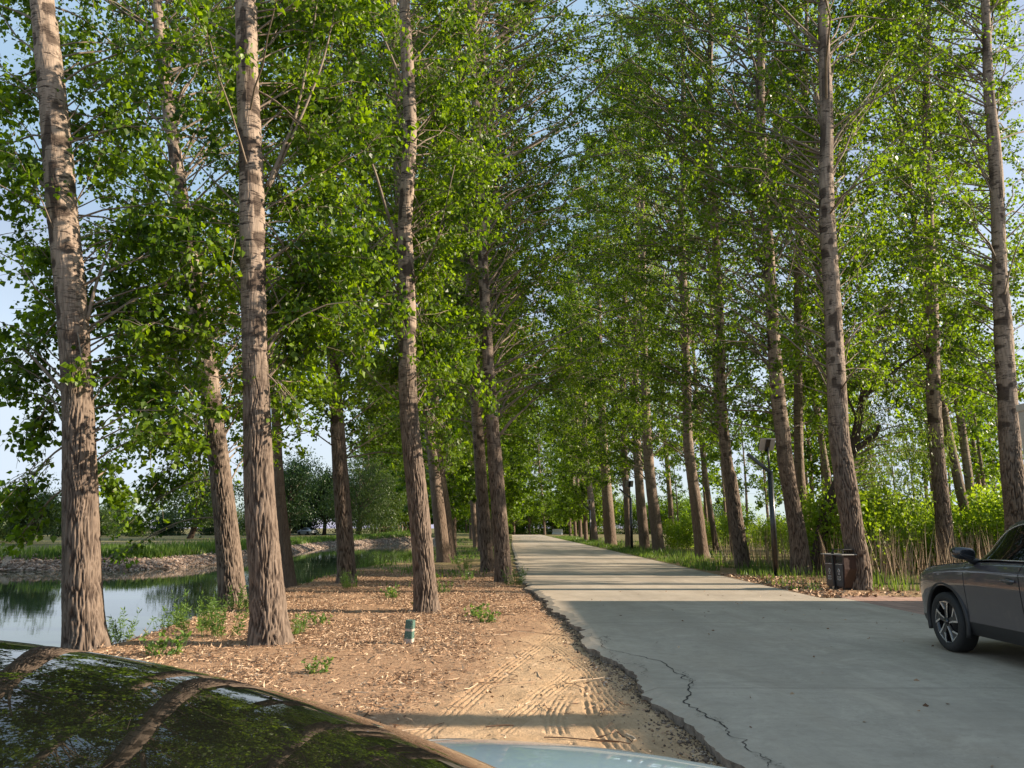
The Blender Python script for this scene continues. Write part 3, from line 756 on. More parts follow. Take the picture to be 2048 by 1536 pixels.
T('thinner trunk of the close pair, tucked right behind its twin', [(904, 1119, 27), (891, 1010, 20), (878, 920, 18), (862, 800, 16), (850, 600, 13), (842, 350, 11), (836, 100, 8)], seed=19, zc=4, Rmax=3.8, nbr=110, lv=11, ls=.11, nlimb=3)
T('left one of the two dark poplars at the road edge, leaning away from the road', [(976, 1143, 30), (966, 1010, 26), (955, 850, 24), (949, 740, 24), (942, 600, 22), (935, 480, 20), (925, 300, 16), (918, 150, 14), (910, 0, 12)], seed=20, H=37, zc=4.2, Rmax=4.2, side=1, nbr=130, lv=12, ls=.1, nlimb=5, front=.92, fine=True)
T('right one of the dark pair at the road edge, green tuft at its foot', [(1008, 1163, 38), (1001, 1060, 34), (992, 950, 32), (985, 850, 28), (978, 750, 26), (972, 650, 24), (967, 550, 22), (962, 420, 20), (953, 250, 18), (947, 100, 16), (943, 0, 15)],
  seed=21, H=37, zc=4.0, Rmax=4.5, side=1, nbr=135, lv=12, ls=.095, nlimb=5, front=.92, fine=True, limbs=[([(985, 700), (1030, 640), (1090, 620)], .03), ([(963, 360), (1000, 310), (1050, 260)], .025)])
T('slender poplar in the gap left of the dark road edge pair', [(953, 1097, 15), (945, 1000, 12), (938, 850, 10), (932, 650, 9), (926, 400, 7)], seed=22, H=37, zc=3.5, Rmax=3.8, nbr=105, lv=10, ls=.14, nlimb=0)
T('second slender poplar just left of the road edge pair', [(962, 1102, 13), (956, 1000, 11), (950, 850, 9), (946, 650, 8)], seed=23, H=37, zc=3.5, Rmax=3.8, nbr=105, lv=10, ls=.14, nlimb=0)
# right-hand row
K2 = dict(nlimb=6, front=.93, lv=11.5, dens_hi=.95)
T('thick poplar beside the double bin, a long bare wound opening in its trunk', [(1718, 1183, 62), (1718, 1132, 48), (1708, 1080, 45), (1700, 1028, 45), (1692, 976, 46), (1685, 924, 43), (1678, 872, 41), (1674, 790, 40), (1666, 620, 34), (1655, 450, 33), (1652, 340, 29), (1653, 240, 27), (1648, 85, 24), (1646, 0, 22)],
  seed=31, zc=4.6, Rmax=3.5, nbr=120, tw=7, ls=.092, fine=True, limbs=[([(1658, 295), (1690, 250), (1720, 210), (1790, 130)], .04), ([(1650, 290), (1636, 220), (1622, 150)], .035), ([(1690, 690), (1730, 640), (1775, 610)], .03), ([(1650, 630), (1610, 560), (1575, 450)], .02)], **K2)
T('poplar just behind the solar lamp post, leaning left from a bare earth mound', [(1603, 1153, 44), (1597, 1080, 38), (1588, 1028, 34), (1579, 976, 32), (1571, 924, 32), (1564, 859, 31), (1553, 757, 29), (1542, 586, 25), (1533, 450, 22), (1527, 380, 21), (1523, 300, 21), (1520, 200, 19), (1523, 0, 16)],
  seed=32, zc=4.4, Rmax=4.4, side=-1, nbr=120, tw=7, ls=.095, fine=True, limbs=[([(1528, 610), (1490, 560), (1420, 520)], .03), ([(1552, 600), (1575, 560), (1600, 460)], .03), ([(1525, 345), (1480, 280), (1405, 245)], .03)], **K2)
T('grey poplar behind the lamp side tree, seen between two brown trunks', [(1622, 1136, 34), (1606, 1010, 24), (1598, 920, 20), (1596, 690, 18), (1597, 520, 17), (1606, 340, 15), (1610, 240, 12), (1612, 100, 9)], seed=33, zc=4.6, Rmax=2.8, nbr=100, tw=6, ls=.105, **K2)
T('poplar left of the solar lamp post with bare stalks behind its foot', [(1487, 1139, 37), (1476, 1060, 29), (1462, 960, 25), (1455, 927, 23), (1443, 790, 20), (1440, 654, 19), (1433, 518, 17), (1430, 443, 15), (1418, 307, 15), (1419, 170, 12), (1422, 34, 10)],
  seed=34, H=37, zc=4.4, Rmax=4.9, side=-1, nbr=120, tw=7, ls=.105, fine=True, limbs=[([(1420, 320), (1390, 270), (1330, 200)], .03)], **K2)
T('slim straight poplar left of a round green bush on the right verge', [(1405, 1119, 31), (1396, 1040, 26), (1384, 950, 23), (1376, 880, 21), (1374, 790, 20), (1369, 654, 18), (1366, 552, 16), (1362, 443, 15), (1367, 340, 13), (1373, 150, 10), (1374, 0, 8)], seed=35, H=37, zc=4.2, Rmax=4.9, side=-1, nbr=115, tw=7, ls=.115, **K2)
T('dark poplar leaning left over the verge grass, right one of a close trio', [(1318, 1106, 26), (1308, 1020, 24), (1298, 930, 22), (1291, 800, 19), (1287, 655, 15), (1286, 450, 11), (1283, 250, 9), (1281, 60, 6)], seed=36, H=37, zc=4.2, Rmax=4.3, side=-1, nbr=120, tw=7, ls=.125, **K2)
T('lighter middle poplar of the close trio on the right verge', [(1290, 1101, 26), (1281, 1000, 20), (1274, 900, 18), (1270, 800, 17), (1272, 650, 12), (1276, 500, 9), (1278, 300, 7)], seed=37, H=37, zc=4.4, Rmax=4.3, side=-1, nbr=110, tw=7, ls=.13, **K2)
T('black looking poplar right behind the second lamp post', [(1259, 1099, 20), (1254, 1000, 15), (1248, 900, 14), (1246, 750, 12), (1250, 600, 9), (1252, 400, 7)], seed=38, H=37, zc=4.2, Rmax=3.9, nbr=110, tw=7, ls=.13, **K2)
T('sunlit poplar with a stout foot midway along the right verge', [(1222, 1093, 29), (1215, 1000, 23), (1208, 900, 18), (1203, 800, 15), (1199, 700, 12), (1197, 550, 9), (1195, 300, 7)], seed=39, H=37, zc=4.0, Rmax=4.3, side=-1, nbr=115, tw=7, ls=.14, **K2)
T('poplar beside the third lamp post down the right verge', [(1190, 1083, 15), (1182, 1000, 13), (1171, 900, 11), (1168, 800, 9), (1167, 650, 7)], seed=40, H=37, zc=4.0, Rmax=3.9, nbr=105, tw=7, ls=.16, **dict(K2, nlimb=0))
T('poplar rising behind the front wing of the grey car', [(1893, 1152, 38), (1888, 1050, 33), (1876, 927, 29), (1867, 790, 29), (1865, 654, 26), (1860, 518, 22), (1858, 443, 19), (1855, 307, 18), (1853, 170, 14), (1856, 60, 12)],
  seed=41, zc=4.6, Rmax=2.9, nbr=105, tw=6, ls=.1, fine=True, limbs=[([(1858, 720), (1800, 640), (1745, 530)], .035), ([(1868, 730), (1885, 690), (1900, 640)], .02)], **K2)
T('stout poplar at the right edge of the photo, behind the cabin of the grey car', [(2041, 1172, 62), (2036, 1050, 50), (2023, 927, 43), (2014, 790, 38), (2006, 654, 36), (2000, 552, 29), (1995, 409, 27), (1989, 307, 26), (1977, 170, 20), (1972, 34, 17)],
  seed=42, zc=4.8, Rmax=3.0, nbr=115, tw=6, ls=.095, fine=True, limbs=[([(2012, 840), (2002, 740), (1975, 680)], .02), ([(1990, 400), (1950, 310), (1900, 190)], .03), ([(1978, 440), (1930, 390), (1870, 330)], .025)], **K2)

# ---------------------------------------------- shared far trees
def far_poplar(seed, H=34, zc=3.2, Rmax=5.4, nbr=220, tw=8, lv=17, ls=.21, r0=.24, mat='leaf_far', **kw):
    rng = np.random.default_rng(seed)
    z = np.arange(0, H, .6); lean = rng.normal(0, .02, 2)
    P = np.stack([lean[0] * z - .03 * z + .12 * np.sin(z * .3 + seed), lean[1] * z + .1 * np.sin(z * .23 + 2 * seed), z], 1); P[:, :2] -= P[0, :2]
    r = r0 * (1 - z / H) ** .75 + .015
    P = np.concatenate([[P[0] - (0, 0, .3)], P]); r = np.concatenate([r[:1], r])
    root = empty('poplar_tree', (0, 0, 0))
    trunk_mesh('trunk', P, r, root, M['bark'], False, seed, 12)
    build_crown('crown', root, rng, trunk_fn(P, r), zc, H, Rmax, nbr, tw, lv, ls, M[mat], twigs=False, **kw)
    return root
def clump_tree(seed, H, Rr, zc, nl, ls, mat, trunk_r=.2, lean=(0, 0), name='broadleaf_tree', willow=False, fork=False):
    """round crowned tree: leaf clumps spread through the crown's volume"""
    rng = np.random.default_rng(seed)
    root = empty(name, (0, 0, 0))
    hz = np.linspace(-.3, H * .7, 12); f = np.clip(hz / H, 0, 1)
    P = np.stack([lean[0] * hz + .08 * np.sin(hz), lean[1] * hz, hz], 1); r = trunk_r * (1 - .75 * f)
    trunk_mesh('trunk', P, r, root, M['bark_dark'], False, seed, 12)
    cen = np.array([lean[0] * H * .6, lean[1] * H * .6, (zc + H) / 2])
    nb = 34
    dirs = rng.normal(size=(nb, 3)); dirs /= np.linalg.norm(dirs, axis=1)[:, None]
    ends = cen + dirs * np.array([Rr, Rr, (H - zc) / 2]) * rng.uniform(.5, 1.0, (nb, 1))
    st = np.stack([np.interp(np.clip(ends[:, 2] * .55, .6, H * .68), hz, P[:, k]) for k in range(3)], 1)
    u = np.linspace(0, 1, 5)[None, :, None]
    BP = st[:, None] * (1 - u) + ends[:, None] * u + np.array([0, 0, .25]) * np.sin(u * np.pi) + rng.normal(0, .06, (nb, 5, 3)) * (u > .1)
    b = MB(); b.add(*tubes(BP, np.broadcast_to(trunk_r * .28 * (1 - .85 * np.linspace(0, 1, 5)), (nb, 5)), 5), 0, True)
    nc = 150
    ci = rng.integers(0, nb, nc); uu = rng.uniform(.45, 1.08, (nc, 1))
    cc = st[ci] * (1 - uu) + ends[ci] * uu + rng.normal(0, .16, (nc, 3)) * Rr
    cs = Rr * rng.uniform(.09, .2, nc)
    li = rng.integers(0, nc, nl)
    d = rng.normal(size=(nl, 3)) * cs[li][:, None] * np.array([1, 1, .75])
    ax = np.array([0, 0, -.8])
    if willow: d[:, 2] -= rng.exponential(.4, nl) * Rr * .25; ax = np.array([0, 0, -2.])
    LP = cc[li] + d; LP[:, 2] = np.maximum(LP[:, 2], zc * .6 + .2)
    V, F = leaf_quads(rng, LP, np.broadcast_to(ax, (nl, 3)), ls, 'lance' if willow else 'oval', .8)
    b.add(V, F, 1)
    b.build('crown', [M['twig'], M[mat]], root)
    return root

def place_all(protos, spots, label, cat, group, seed, smin=.9, smax=1.1, used=None):
    rng = np.random.default_rng(seed); used = {} if used is None else used
    for i, s in enumerate(spots):
        p = protos[i % len(protos)]; sc = rng.uniform(smin, smax) * (s[2] if len(s) > 2 else 1)
        loc = (s[0], s[1], zt(s[0], s[1]) - .05)
        if id(p) not in used:
            o = p; used[id(p)] = 1; o.location = loc; o.rotation_euler = (0, 0, rng.uniform(-.3, .3)); o.scale = (sc,) * 3
        else: o = dup(p, loc, rng.uniform(-.4, .4), sc)
        lb = label(i, s) if callable(label) else label
        tag(o, lb, cat, group)

FP = [far_poplar(101, 34, 2.8, low=30), far_poplar(102, 35, 2.4, low=30), far_poplar(103, 33, 2.6, low=30), far_poplar(104, 34, 2.4, 5.6, low=34)]
usedF = {}
rg = np.random.default_rng(77)
left_far = [(-1.6 + rg.normal(0, .3), y) for y in (66, 74, 83, 92, 102, 113, 125, 138)] + [(-4.2, 48), (-4.6, 62), (-4.5, 88)]
place_all(FP, left_far, 'distant poplar in the left row where the road narrows', 'tree', 'distant poplars of the left row', 1, used=usedF)
right_far = [tuple(ground(x, y)[:2]) for x, y in [(1172, 1081), (1161, 1078), (1151, 1075.5), (1141, 1073.5)]]
place_all(FP, right_far, 'one of the tightly bunched distant poplars at the end of the right verge', 'tree', 'bunched poplars at the end of the right verge', 2, used=usedF)
end_row = [(-6, 158), (-3.2, 166), (0.5, 172), (4, 178), (7.0, 168), (9.5, 182), (13, 175), (17, 184), (-10, 172), (2, 190), (21, 178)]
place_all(FP, end_row, 'far poplar closing the view behind the road bend', 'tree', 'poplars closing the view', 3, used=usedF)
SP_ = [far_poplar(111, 12.5, 3.8, 1.7, 60, 5, 7, .17, .13), far_poplar(112, 11.5, 3.2, 1.6, 60, 5, 7, .17, .11), far_poplar(113, 13, 4.2, 1.8, 64, 5, 7, .18, .14)]
usedS = {}
plant = []
for k in range(46):
    Y = rg.uniform(42, 95); pxx = rg.uniform(1310, 2160)
    plant.append(((pxx - 1024) / FPX * Y, Y))
plant = [p for p in plant if p[0] > 12]
place_all(SP_, plant, 'slender young plantation poplar far behind the green bushes', 'tree', 'young poplars of the far plantation', 4, .85, 1.2, usedS)
mid_row = [(13.2, 30.5), (15.5, 37), (12.4, 44), (16.5, 28), (19.5, 33), (13.5, 52), (12.5, 61), (12.2, 72)]
MP = [far_poplar(121, 26, 5.8, 3.6, 130, 8, 13, .13, .2), far_poplar(122, 25, 5.4, 3.5, 130, 8, 13, .13, .18)]
place_all(MP, mid_row, 'grey trunked poplar in the second row behind the right verge', 'tree', 'second row poplars on the right', 5, .9, 1.05, {})
# one tree by the building, outside the frame: its trunk throws the bar of shade across the dirt
sh = far_poplar(131, 18, 7.5, 2.0, 40, 5, 6, .12, .26); sh.location = (9.2, 6.48, 0); tag(sh, 'poplar standing at the house front beside the parked grey car', 'tree')

# across the lake
rows = [(ground(x, 1062, .3)[0] * 0 + (x - 1024) / FPX * Y, Y) for x, Y in zip(np.linspace(748, 838, 13), np.linspace(150, 168, 13))]
place_all(FP, rows, 'poplar in the straight row beyond the end of the lake', 'tree', 'row of poplars beyond the lake end', 6, used=usedF)
def put(root, px, Y, label, cat='tree', sc=1.0, rz=0):
    x = (px - 1024) / FPX * Y; root.location = (x, Y, zt(x, Y) - .05); root.scale = (sc,) * 3; root.rotation_euler = (0, 0, rz); tag(root, label, cat); return root
put(clump_tree(201, 5.2, 2.6, .9, 9000, .2, 'leaf_mid'), 78, 66, 'small round tree on the far bank at the left edge of the lake')
put(clump_tree(202, 3.4, 3.0, .3, 7000, .24, 'leaf_mid'), 8, 74, 'low spreading tree at the left frame edge beyond the water')
put(clump_tree(203, 8.5, 5.0, 2.4, 12000, .25, 'leaf_mid', .38, (.28, 0), 'leaning_tree'), 392, 98, 'dark two stemmed tree leaning right on the far grass')
put(clump_tree(204, 15, 6.0, 1.2, 15000, .34, 'leaf_dark', .4), 585, 140, 'dark bluish tree left of the willow across the lake')
put(clump_tree(207, 16, 6.5, 1.0, 15000, .36, 'leaf_dark', .4), 800, 175, 'tall dark tree rising behind the soft willow')
put(clump_tree(208, 15, 6.5, .8, 15000, .36, 'leaf_dark', .4), 540, 165, 'tall dark tree at the left end of the far wood')
put(clump_tree(209, 14, 7, .6, 15000, .36, 'leaf_dark', .4), 622, 160, 'broad dark tree right of the far silver car')
put(clump_tree(210, 13, 6.5, .6, 14000, .36, 'leaf_dark', .4), 690, 165, 'dark tree between the far car and the willow')
put(clump_tree(214, 12, 6, .6, 14000, .34, 'leaf_mid', .4), 770, 150, 'mid green tree right of the soft willow')
put(clump_tree(205, 14, 5.5, 1.2, 14000, .34, 'leaf_dark', .4), 655, 150, 'dark tree behind the far silver car')
put(clump_tree(206, 11.5, 5.6, 1.0, 16000, .34, 'leaf_mid', .45, (.05, 0), 'willow_tree', True), 722, 112, 'soft green willow on the far bank beyond the lake end')
HT = [clump_tree(211, 6.0, 4.2, .4, 8000, .3, 'leaf_mid'), clump_tree(212, 5.2, 4.6, .3, 8000, .3, 'leaf_dark'), clump_tree(213, 7.0, 4.4, .5, 8000, .3, 'leaf_mid')]
hs = [((x - 1024) / FPX * Y, Y) for x, Y in [(-60, 120), (150, 118), (215, 128), (285, 122), (340, 140), (470, 130), (520, 126), (430, 145), (240, 150), (100, 150), (30, 128), (545, 150)]]
place_all(HT, hs, 'rounded tree in the green line behind the far meadow', 'tree', 'tree line behind the far meadow', 7, .6, .95, {})
HB = [clump_tree(221, 9.5, 5.5, .4, 9000, .34, 'leaf_far'), clump_tree(222, 8.5, 5.5, .3, 9000, .34, 'leaf_far')]
place_all(HB, [(-14, 180), (-8, 186), (-3, 184), (1, 188), (10, 186), (17, 182), (27, 188), (38, 184), (52, 188), (-2, 195), (6, 200), (14, 196), (24, 202), (34, 190), (46, 200), (-10, 196)], 'bushy green tree in the thicket far behind the road bend', 'tree', 'thicket behind the road bend', 8, .9, 1.1, {})

# crooked dark tree behind the bin
def crooked():
    Y = 25.5; b = at_depth(1636, 1112, Y); base = np.array([b[0], Y, zt(b[0], Y)])
    root = empty('crooked_tree', base); tag(root, 'crooked black tree behind the bin, its broken limb reaching right under pale willow leaves', 'tree')
    pp = [(1636, 1125, 30), (1642, 1080, 27), (1655, 1020, 24), (1668, 985, 22), (1690, 935, 20), (1706, 900, 18), (1715, 850, 16), (1728, 780, 13), (1735, 700, 10), (1745, 640, 7)]
    C = np.array([[*(at_depth(x, y, Y) - base), wd * .5 * Y / FPX] for x, y, wd in pp])
    Q = catmull(C, np.linspace(0, len(C) - 1, 60)); P, r = Q[:, :3], Q[:, 3]
    trunk_mesh('trunk', np.concatenate([[P[0] - (0, 0, .3)], P]), np.concatenate([r[:1], r]), root, M['bark_dark'], False, 5, 18, .4)
    for lp, rad in [([(1704, 905), (1730, 885), (1752, 868), (1757, 850)], .11), ([(1722, 800), (1790, 740), (1850, 700)], .06), ([(1716, 840), (1690, 780), (1680, 720)], .05)]:
        c = np.array([at_depth(x, y, Y - .1) - base for x, y in lp]); c = catmull(c, np.linspace(0, len(c) - 1, 14))
        V, F = tube(c, np.linspace(rad, rad * .5, len(c)), 8); mesh('limb', V, F, M['bark_dark'], root, smooth=True)
    rng = np.random.default_rng(9)
    cen = np.array([at_depth(1770, 770, Y + 1) - base, at_depth(1800, 880, Y + 1) - base, at_depth(1700, 700, Y + 1.5) - base, at_depth(1720, 980, Y + 1) - base, at_depth(1840, 650, Y + 2) - base])
    nc = 130; ci = rng.integers(0, 5, nc); cc = cen[ci] + rng.normal(size=(nc, 3)) * np.array([.95, .9, .85])
    nl = 15000; li = rng.integers(0, nc, nl)
    LP = cc[li] + rng.normal(size=(nl, 3)) * np.array([.22, .22, .16]); LP[:, 2] -= rng.exponential(.28, nl); LP[:, 2] = np.maximum(LP[:, 2], 1.0)
    b = MB()
    st = np.stack([np.interp(np.clip(cc[:, 2] - .6, 1.2, P[-1, 2]), P[:, 2], P[:, k]) for k in range(3)], 1)
    u = np.linspace(0, 1, 5)[None, :, None]
    b.add(*tubes(st[:, None] * (1 - u) + cc[:, None] * u + np.array([0, 0, .3]) * np.sin(np.pi * u), np.broadcast_to(.022 * (1 - .8 * np.linspace(0, 1, 5)), (nc, 5)), 4), 0, True)
    V, F = leaf_quads(rng, LP, np.broadcast_to(np.array([0, 0, -1.3]), (nl, 3)), .13, 'lance', .7); b.add(V, F, 1)
    b.build('crown', [M['twig'], M['leaf_willow']], root)
crooked()

# shrub belt on the right
def shrub(seed, H=2.6, Rr=1.1, nst=26, mat='leaf_shrub', low=.8, nl=2600, ls=.13):
    rng = np.random.default_rng(seed); root = empty('shrub', (0, 0, 0))
    a = rng.uniform(0, 6.28, nst); rr = Rr * np.sqrt(rng.random(nst)) * .9
    st = np.stack([rr * np.cos(a), rr * np.sin(a), np.full(nst, -.1)], 1)
    top = st * np.array([1.15, 1.15, 0]) + np.stack([rng.normal(0, .15, nst), rng.normal(0, .15, nst), H * rng.uniform(.65, 1.05, nst)], 1)
    u = np.linspace(0, 1, 5)[None, :, None]
    SPn = st[:, None] * (1 - u) + top[:, None] * u + rng.normal(0, .03, (nst, 5, 3)) * (u > 0)
    V, F = tubes(SPn, np.broadcast_to(.008 * (1 - .7 * np.linspace(0, 1, 5)), (nst, 5)), 4)
    mesh('stem', V, F, M['straw'], root)
    si = rng.integers(0, nst, nl); w = low / H + (1 - low / H) * rng.random((nl, 1)) ** .75
    LP = st[si] * (1 - w) + top[si] * w + rng.normal(0, .15, (nl, 3))
    V, F = leaf_quads(rng, LP, np.broadcast_to(np.array([0, 0, -.5]), (nl, 3)), ls, 'oval', .9)
    mesh('foliage', V, F, M[mat], root)
    return root
SH = [shrub(301, low=.5, nl=3400), shrub(302, 2.9, 1.2, 30, low=.6, nl=3600), shrub(303, 2.3, 1.0, 24, low=.35, nl=3200), shrub(304, 2.7, 1.3, 30, low=.4, nl=3600)]
usedSh = {}
sp = []
for k in range(44):
    Y = rg.uniform(25, 35); px = rg.uniform(1650, 2180); sp.append(((px - 1024) / FPX * Y, Y))
place_all(SH, sp, 'bright green shrub in the thicket behind the parked grey car', 'shrub', 'shrubs of the right thicket', 11, .8, 1.15, usedSh)
sp = [((px - 1024) / FPX * Y, Y) for px, Y in [(1345, 52), (1372, 50), (1358, 56), (1440, 60), (1465, 48), (1425, 54), (1500, 62), (1530, 58), (1560, 44), (1590, 40), (1545, 50)]]
place_all(SH, sp, 'rounded bush beside the verge trees left of the solar lamp', 'bush', 'bushes along the right verge', 12, .75, 1.0, usedSh)

# ---------------------------------------------- grasses, stalks, litter, stones
def blades(rng, X, Y, h, wd, mat, name, lean=.35, par=None, z=None, label=None, nseg=2):
    n = len(X); z = terrain(X, Y) if z is None else z
    a = rng.uniform(0, 6.28, n); l = rng.uniform(0, lean, n) * h; b = rng.uniform(0, 6.28, n)
    B = np.stack([X, Y, z - .02], 1); S = np.stack([np.cos(a), np.sin(a), np.zeros(n)], 1) * (wd * rng.uniform(.6, 1.3, n))[:, None]
    D = np.stack([np.cos(b) * l, np.sin(b) * l, h], 1)
    V = np.stack([B - S, B + S, B + D * .55 + S * .7 + np.array([0, 0, .06]) * h[:, None], B + D * .55 - S * .7 + np.array([0, 0, .06]) * h[:, None], B + D * 1.0], 1).reshape(-1, 3)
    i = np.arange(n)[:, None] * 5
    return V, [i + np.array([[0, 1, 2, 3]]), i + np.array([[3, 2, 4]])]
rng = np.random.default_rng(500)
n = 15000
Y = 18.5 + 110 * rng.random(n) ** 1.6; X = 6.58 + rng.exponential(1.5, n); k = (vnoise(X * .9, Y * .5, 61) > .34) & (X < 13); X, Y = X[k], Y[k]
k2 = ~((Y < 23.5) & (X < 8.9) & (rng.random(len(X)) < .85)); X, Y = X[k2], Y[k2]
V, F = blades(rng, X, Y, rng.uniform(.10, .34, len(X)) * np.clip(.6 + (X - 6.5) * .3, .6, 1.25), .008 + .00025 * Y, None, '')
o = mesh('verge_grass', V, F, M['grass']); tag(o, 'green grass growing along the right road verge', 'grass', None, 'stuff')
n = 5000
Y = rng.uniform(21, 36, n); X = 9.2 + rng.random(n) * 14 * (Y / 25); k = vnoise(X * .6, Y * .6, 71) > .25; X, Y = X[k], Y[k]
V, F = blades(rng, X, Y, rng.uniform(.6, 1.7, len(X)), .009, None, '', .3)
o = mesh('dry_stalks', V, F, M['straw']); tag(o, 'dry tan stalks standing under the shrubs', 'stalks', None, 'stuff')
n = 8000
Y = 20 + 75 * rng.random(n) ** 1.5; X = rng.uniform(-6.0, -.2, n); k = (vnoise(X * .5, Y * .35, 62) > .46) & (rng.random(n) < sstep(19, 32, Y)); X, Y = X[k], Y[k]
V, F = blades(rng, X, Y, rng.uniform(.06, .26, len(X)), .009 + .0003 * Y, None, '')
o = mesh('bank_grass', V, F, M['grass']); tag(o, 'patchy grass along the left verge further down the road', 'grass', None, 'stuff')
n = 14000     # far bank meadow edge
far = np.array(far_b[:-1]); si = rng.integers(0, len(far) - 1, n); u = rng.random(n)[:, None]
Pp = far[si] * (1 - u) + far[si + 1] * u; dn = np.stack([-(far[si + 1] - far[si])[:, 1], (far[si + 1] - far[si])[:, 0]], 1); dn /= np.linalg.norm(dn, axis=1)[:, None]
sdp, _ = lake_sd(*(Pp + dn * .5).T); dn *= np.sign(sdp)[:, None]
Q = Pp + dn * (1.25 + rng.exponential(1.9, n))[:, None]
V, F = blades(rng, Q[:, 0], Q[:, 1], rng.uniform(.15, .55, n), .04, None, '')
o = mesh('far_bank_grass', V, F, M['grass']); tag(o, 'bright grass strip on top of the far lake bank', 'grass', None, 'stuff')
def rocks(rng, C, size):
    n = len(C)
    base = np.array([(1, 0, 0), (-1, 0, 0), (0, 1, 0), (0, -1, 0), (0, 0, 1), (0, 0, -1)], float)
    V = base[None] * rng.uniform(.5, 1.2, (n, 6, 1)) * size[:, None, None] * np.array([1.2, 1, .65]) + rng.normal(0, .12, (n, 6, 3)) * size[:, None, None]
    a = rng.uniform(0, 6.28, n); c, s = np.cos(a)[:, None], np.sin(a)[:, None]
    V = np.stack([V[..., 0] * c - V[..., 1] * s, V[..., 0] * s + V[..., 1] * c, V[..., 2]], -1) + C[:, None]
    f = np.array([[0, 2, 4], [2, 1, 4], [1, 3, 4], [3, 0, 4], [2, 0, 5], [1, 2, 5], [3, 1, 5], [0, 3, 5]])
    return V.reshape(-1, 3), (np.arange(n)[:, None, None] * 6 + f).reshape(-1, 3)
n = 14000
si = rng.integers(0, len(far) - 1, n); u = rng.random(n)[:, None]
Pp = far[si] * (1 - u) + far[si + 1] * u; dn = np.stack([-(far[si + 1] - far[si])[:, 1], (far[si + 1] - far[si])[:, 0]], 1); dn /= np.linalg.norm(dn, axis=1)[:, None]
sdp, _ = lake_sd(*(Pp + dn * .5).T); dn *= np.sign(sdp)[:, None]
Q = Pp + dn * rng.uniform(-.1, 2.0, n)[:, None]
V, F = rocks(rng, np.c_[Q, terrain(Q[:, 0], Q[:, 1]) + .02], rng.uniform(.03, .14, n))
o = mesh('bank_rubble', V, F, M['stone']); tag(o, 'rubble and dead reeds lining the far lake bank', 'rubble', None, 'stuff')
# leaf litter on the near bank
n = 170000
Y = 5.0 + 24 * rng.random(n) ** 1.5; X = rng.uniform(-6.0, 1.5, n)
dens = sstep(.15, -1.6, X - np.interp(Y, [5, 14], [-.9, .9])) * .95 + .05 + .5 * sstep(13, 17, Y)
dens *= .12 + 1.3 * sstep(.30, .66, fbm(X * 1.1, Y * 1.1, 81)) * (.6 + .6 * vnoise(X * 4, Y * 4, 83))
k = (rng.random(n) < dens) & (X < edge_x(Y) - .1); X, Y = X[k], Y[k]; n = len(X)
C = np.stack([X, Y, terrain(X, Y) + rng.uniform(.004, .022, n)], 1)
ax = rng.normal(size=(n, 3)); ax[:, 2] *= .25
tw = rng.random(n) < .5
V1, F1 = leaf_quads(rng, C[~tw], ax[~tw], .028, 'oval', .45)
V2, F2 = leaf_quads(rng, C[tw], ax[tw], .085, 'lance', .15)
V2 = V2.reshape(-1, 4, 3); V2[:, [1, 3]] = .5 * V2[:, [1, 3]] + .5 * V2[:, [1, 3]].mean(1, keepdims=True); V2 = V2.reshape(-1, 3)
b = MB().add(V1, F1).add(V2, F2)
o = b.build('leaf_litter', M['litter']); tag(o, 'brown dead leaves and twigs strewn over the near bank', 'leaf litter', None, 'stuff')
n = 420
Y = 5.2 + 20 * rng.random(n) ** 1.4; X = rng.uniform(-5.6, .9, n); k = X < edge_x(Y) - .2; X, Y = X[k], Y[k]; n = len(X)
a = rng.uniform(0, 6.28, n); L = rng.uniform(.06, .30, n) * rng.choice([1, 1, 1, 1, 1, 2.2], n)
u = np.linspace(-.5, .5, 5)
PX = X[:, None] + np.cos(a)[:, None] * L[:, None] * u + rng.normal(0, .012, (n, 5)); PY = Y[:, None] + np.sin(a)[:, None] * L[:, None] * u + rng.normal(0, .012, (n, 5))
PZ = terrain(PX.ravel(), PY.ravel()).reshape(n, 5) + rng.uniform(.004, .03, (n, 1))
V, F = tubes(np.stack([PX, PY, PZ], -1), np.broadcast_to(rng.uniform(.002, .0065, (n, 1)), (n, 5)), 5)
o = mesh('fallen_twigs', V, F, M['litter']); tag(o, 'dry fallen twigs lying among the leaf litter', 'twigs', None, 'stuff')
# crumbled debris along the broken road edge and soil beside right-hand trees
n = 9000
Y = 4.2 + 16 * rng.random(n) ** 1.4; X = edge_x(Y) - rng.exponential(.13, n) + .10 + rng.normal(0, .07, n)
V, F = rocks(rng, np.c_[X, Y, terrain(X, Y) + .005], rng.uniform(.003, .011, n) * rng.choice([1, 1, 1, 1, 1, 1, 1, 1, 2.6], n))
o = mesh('road_edge_debris', V, F, M['soil']); tag(o, 'crumbled concrete and soil along the broken road edge', 'debris', None, 'stuff')
n = 2400
Y = rng.uniform(16.9, 25, n); X = 6.55 + rng.exponential(.9, n); kk = X < 10.4; X, Y = X[kk], Y[kk]; n = len(X)
C = np.stack([X, Y, np.maximum(terrain(X, Y), np.where((Y < 17.3) & (X > 7), .004, -9)) + rng.uniform(.004, .02, n)], 1); ax = rng.normal(size=(n, 3)); ax[:, 2] *= .25
V, F = leaf_quads(rng, C, ax, .085, 'oval', .2)
o = mesh('verge_litter', V, F, M['litter']); tag(o, 'dry leaves and soil crumbs on the right verge by the bin', 'leaf litter', None, 'stuff')
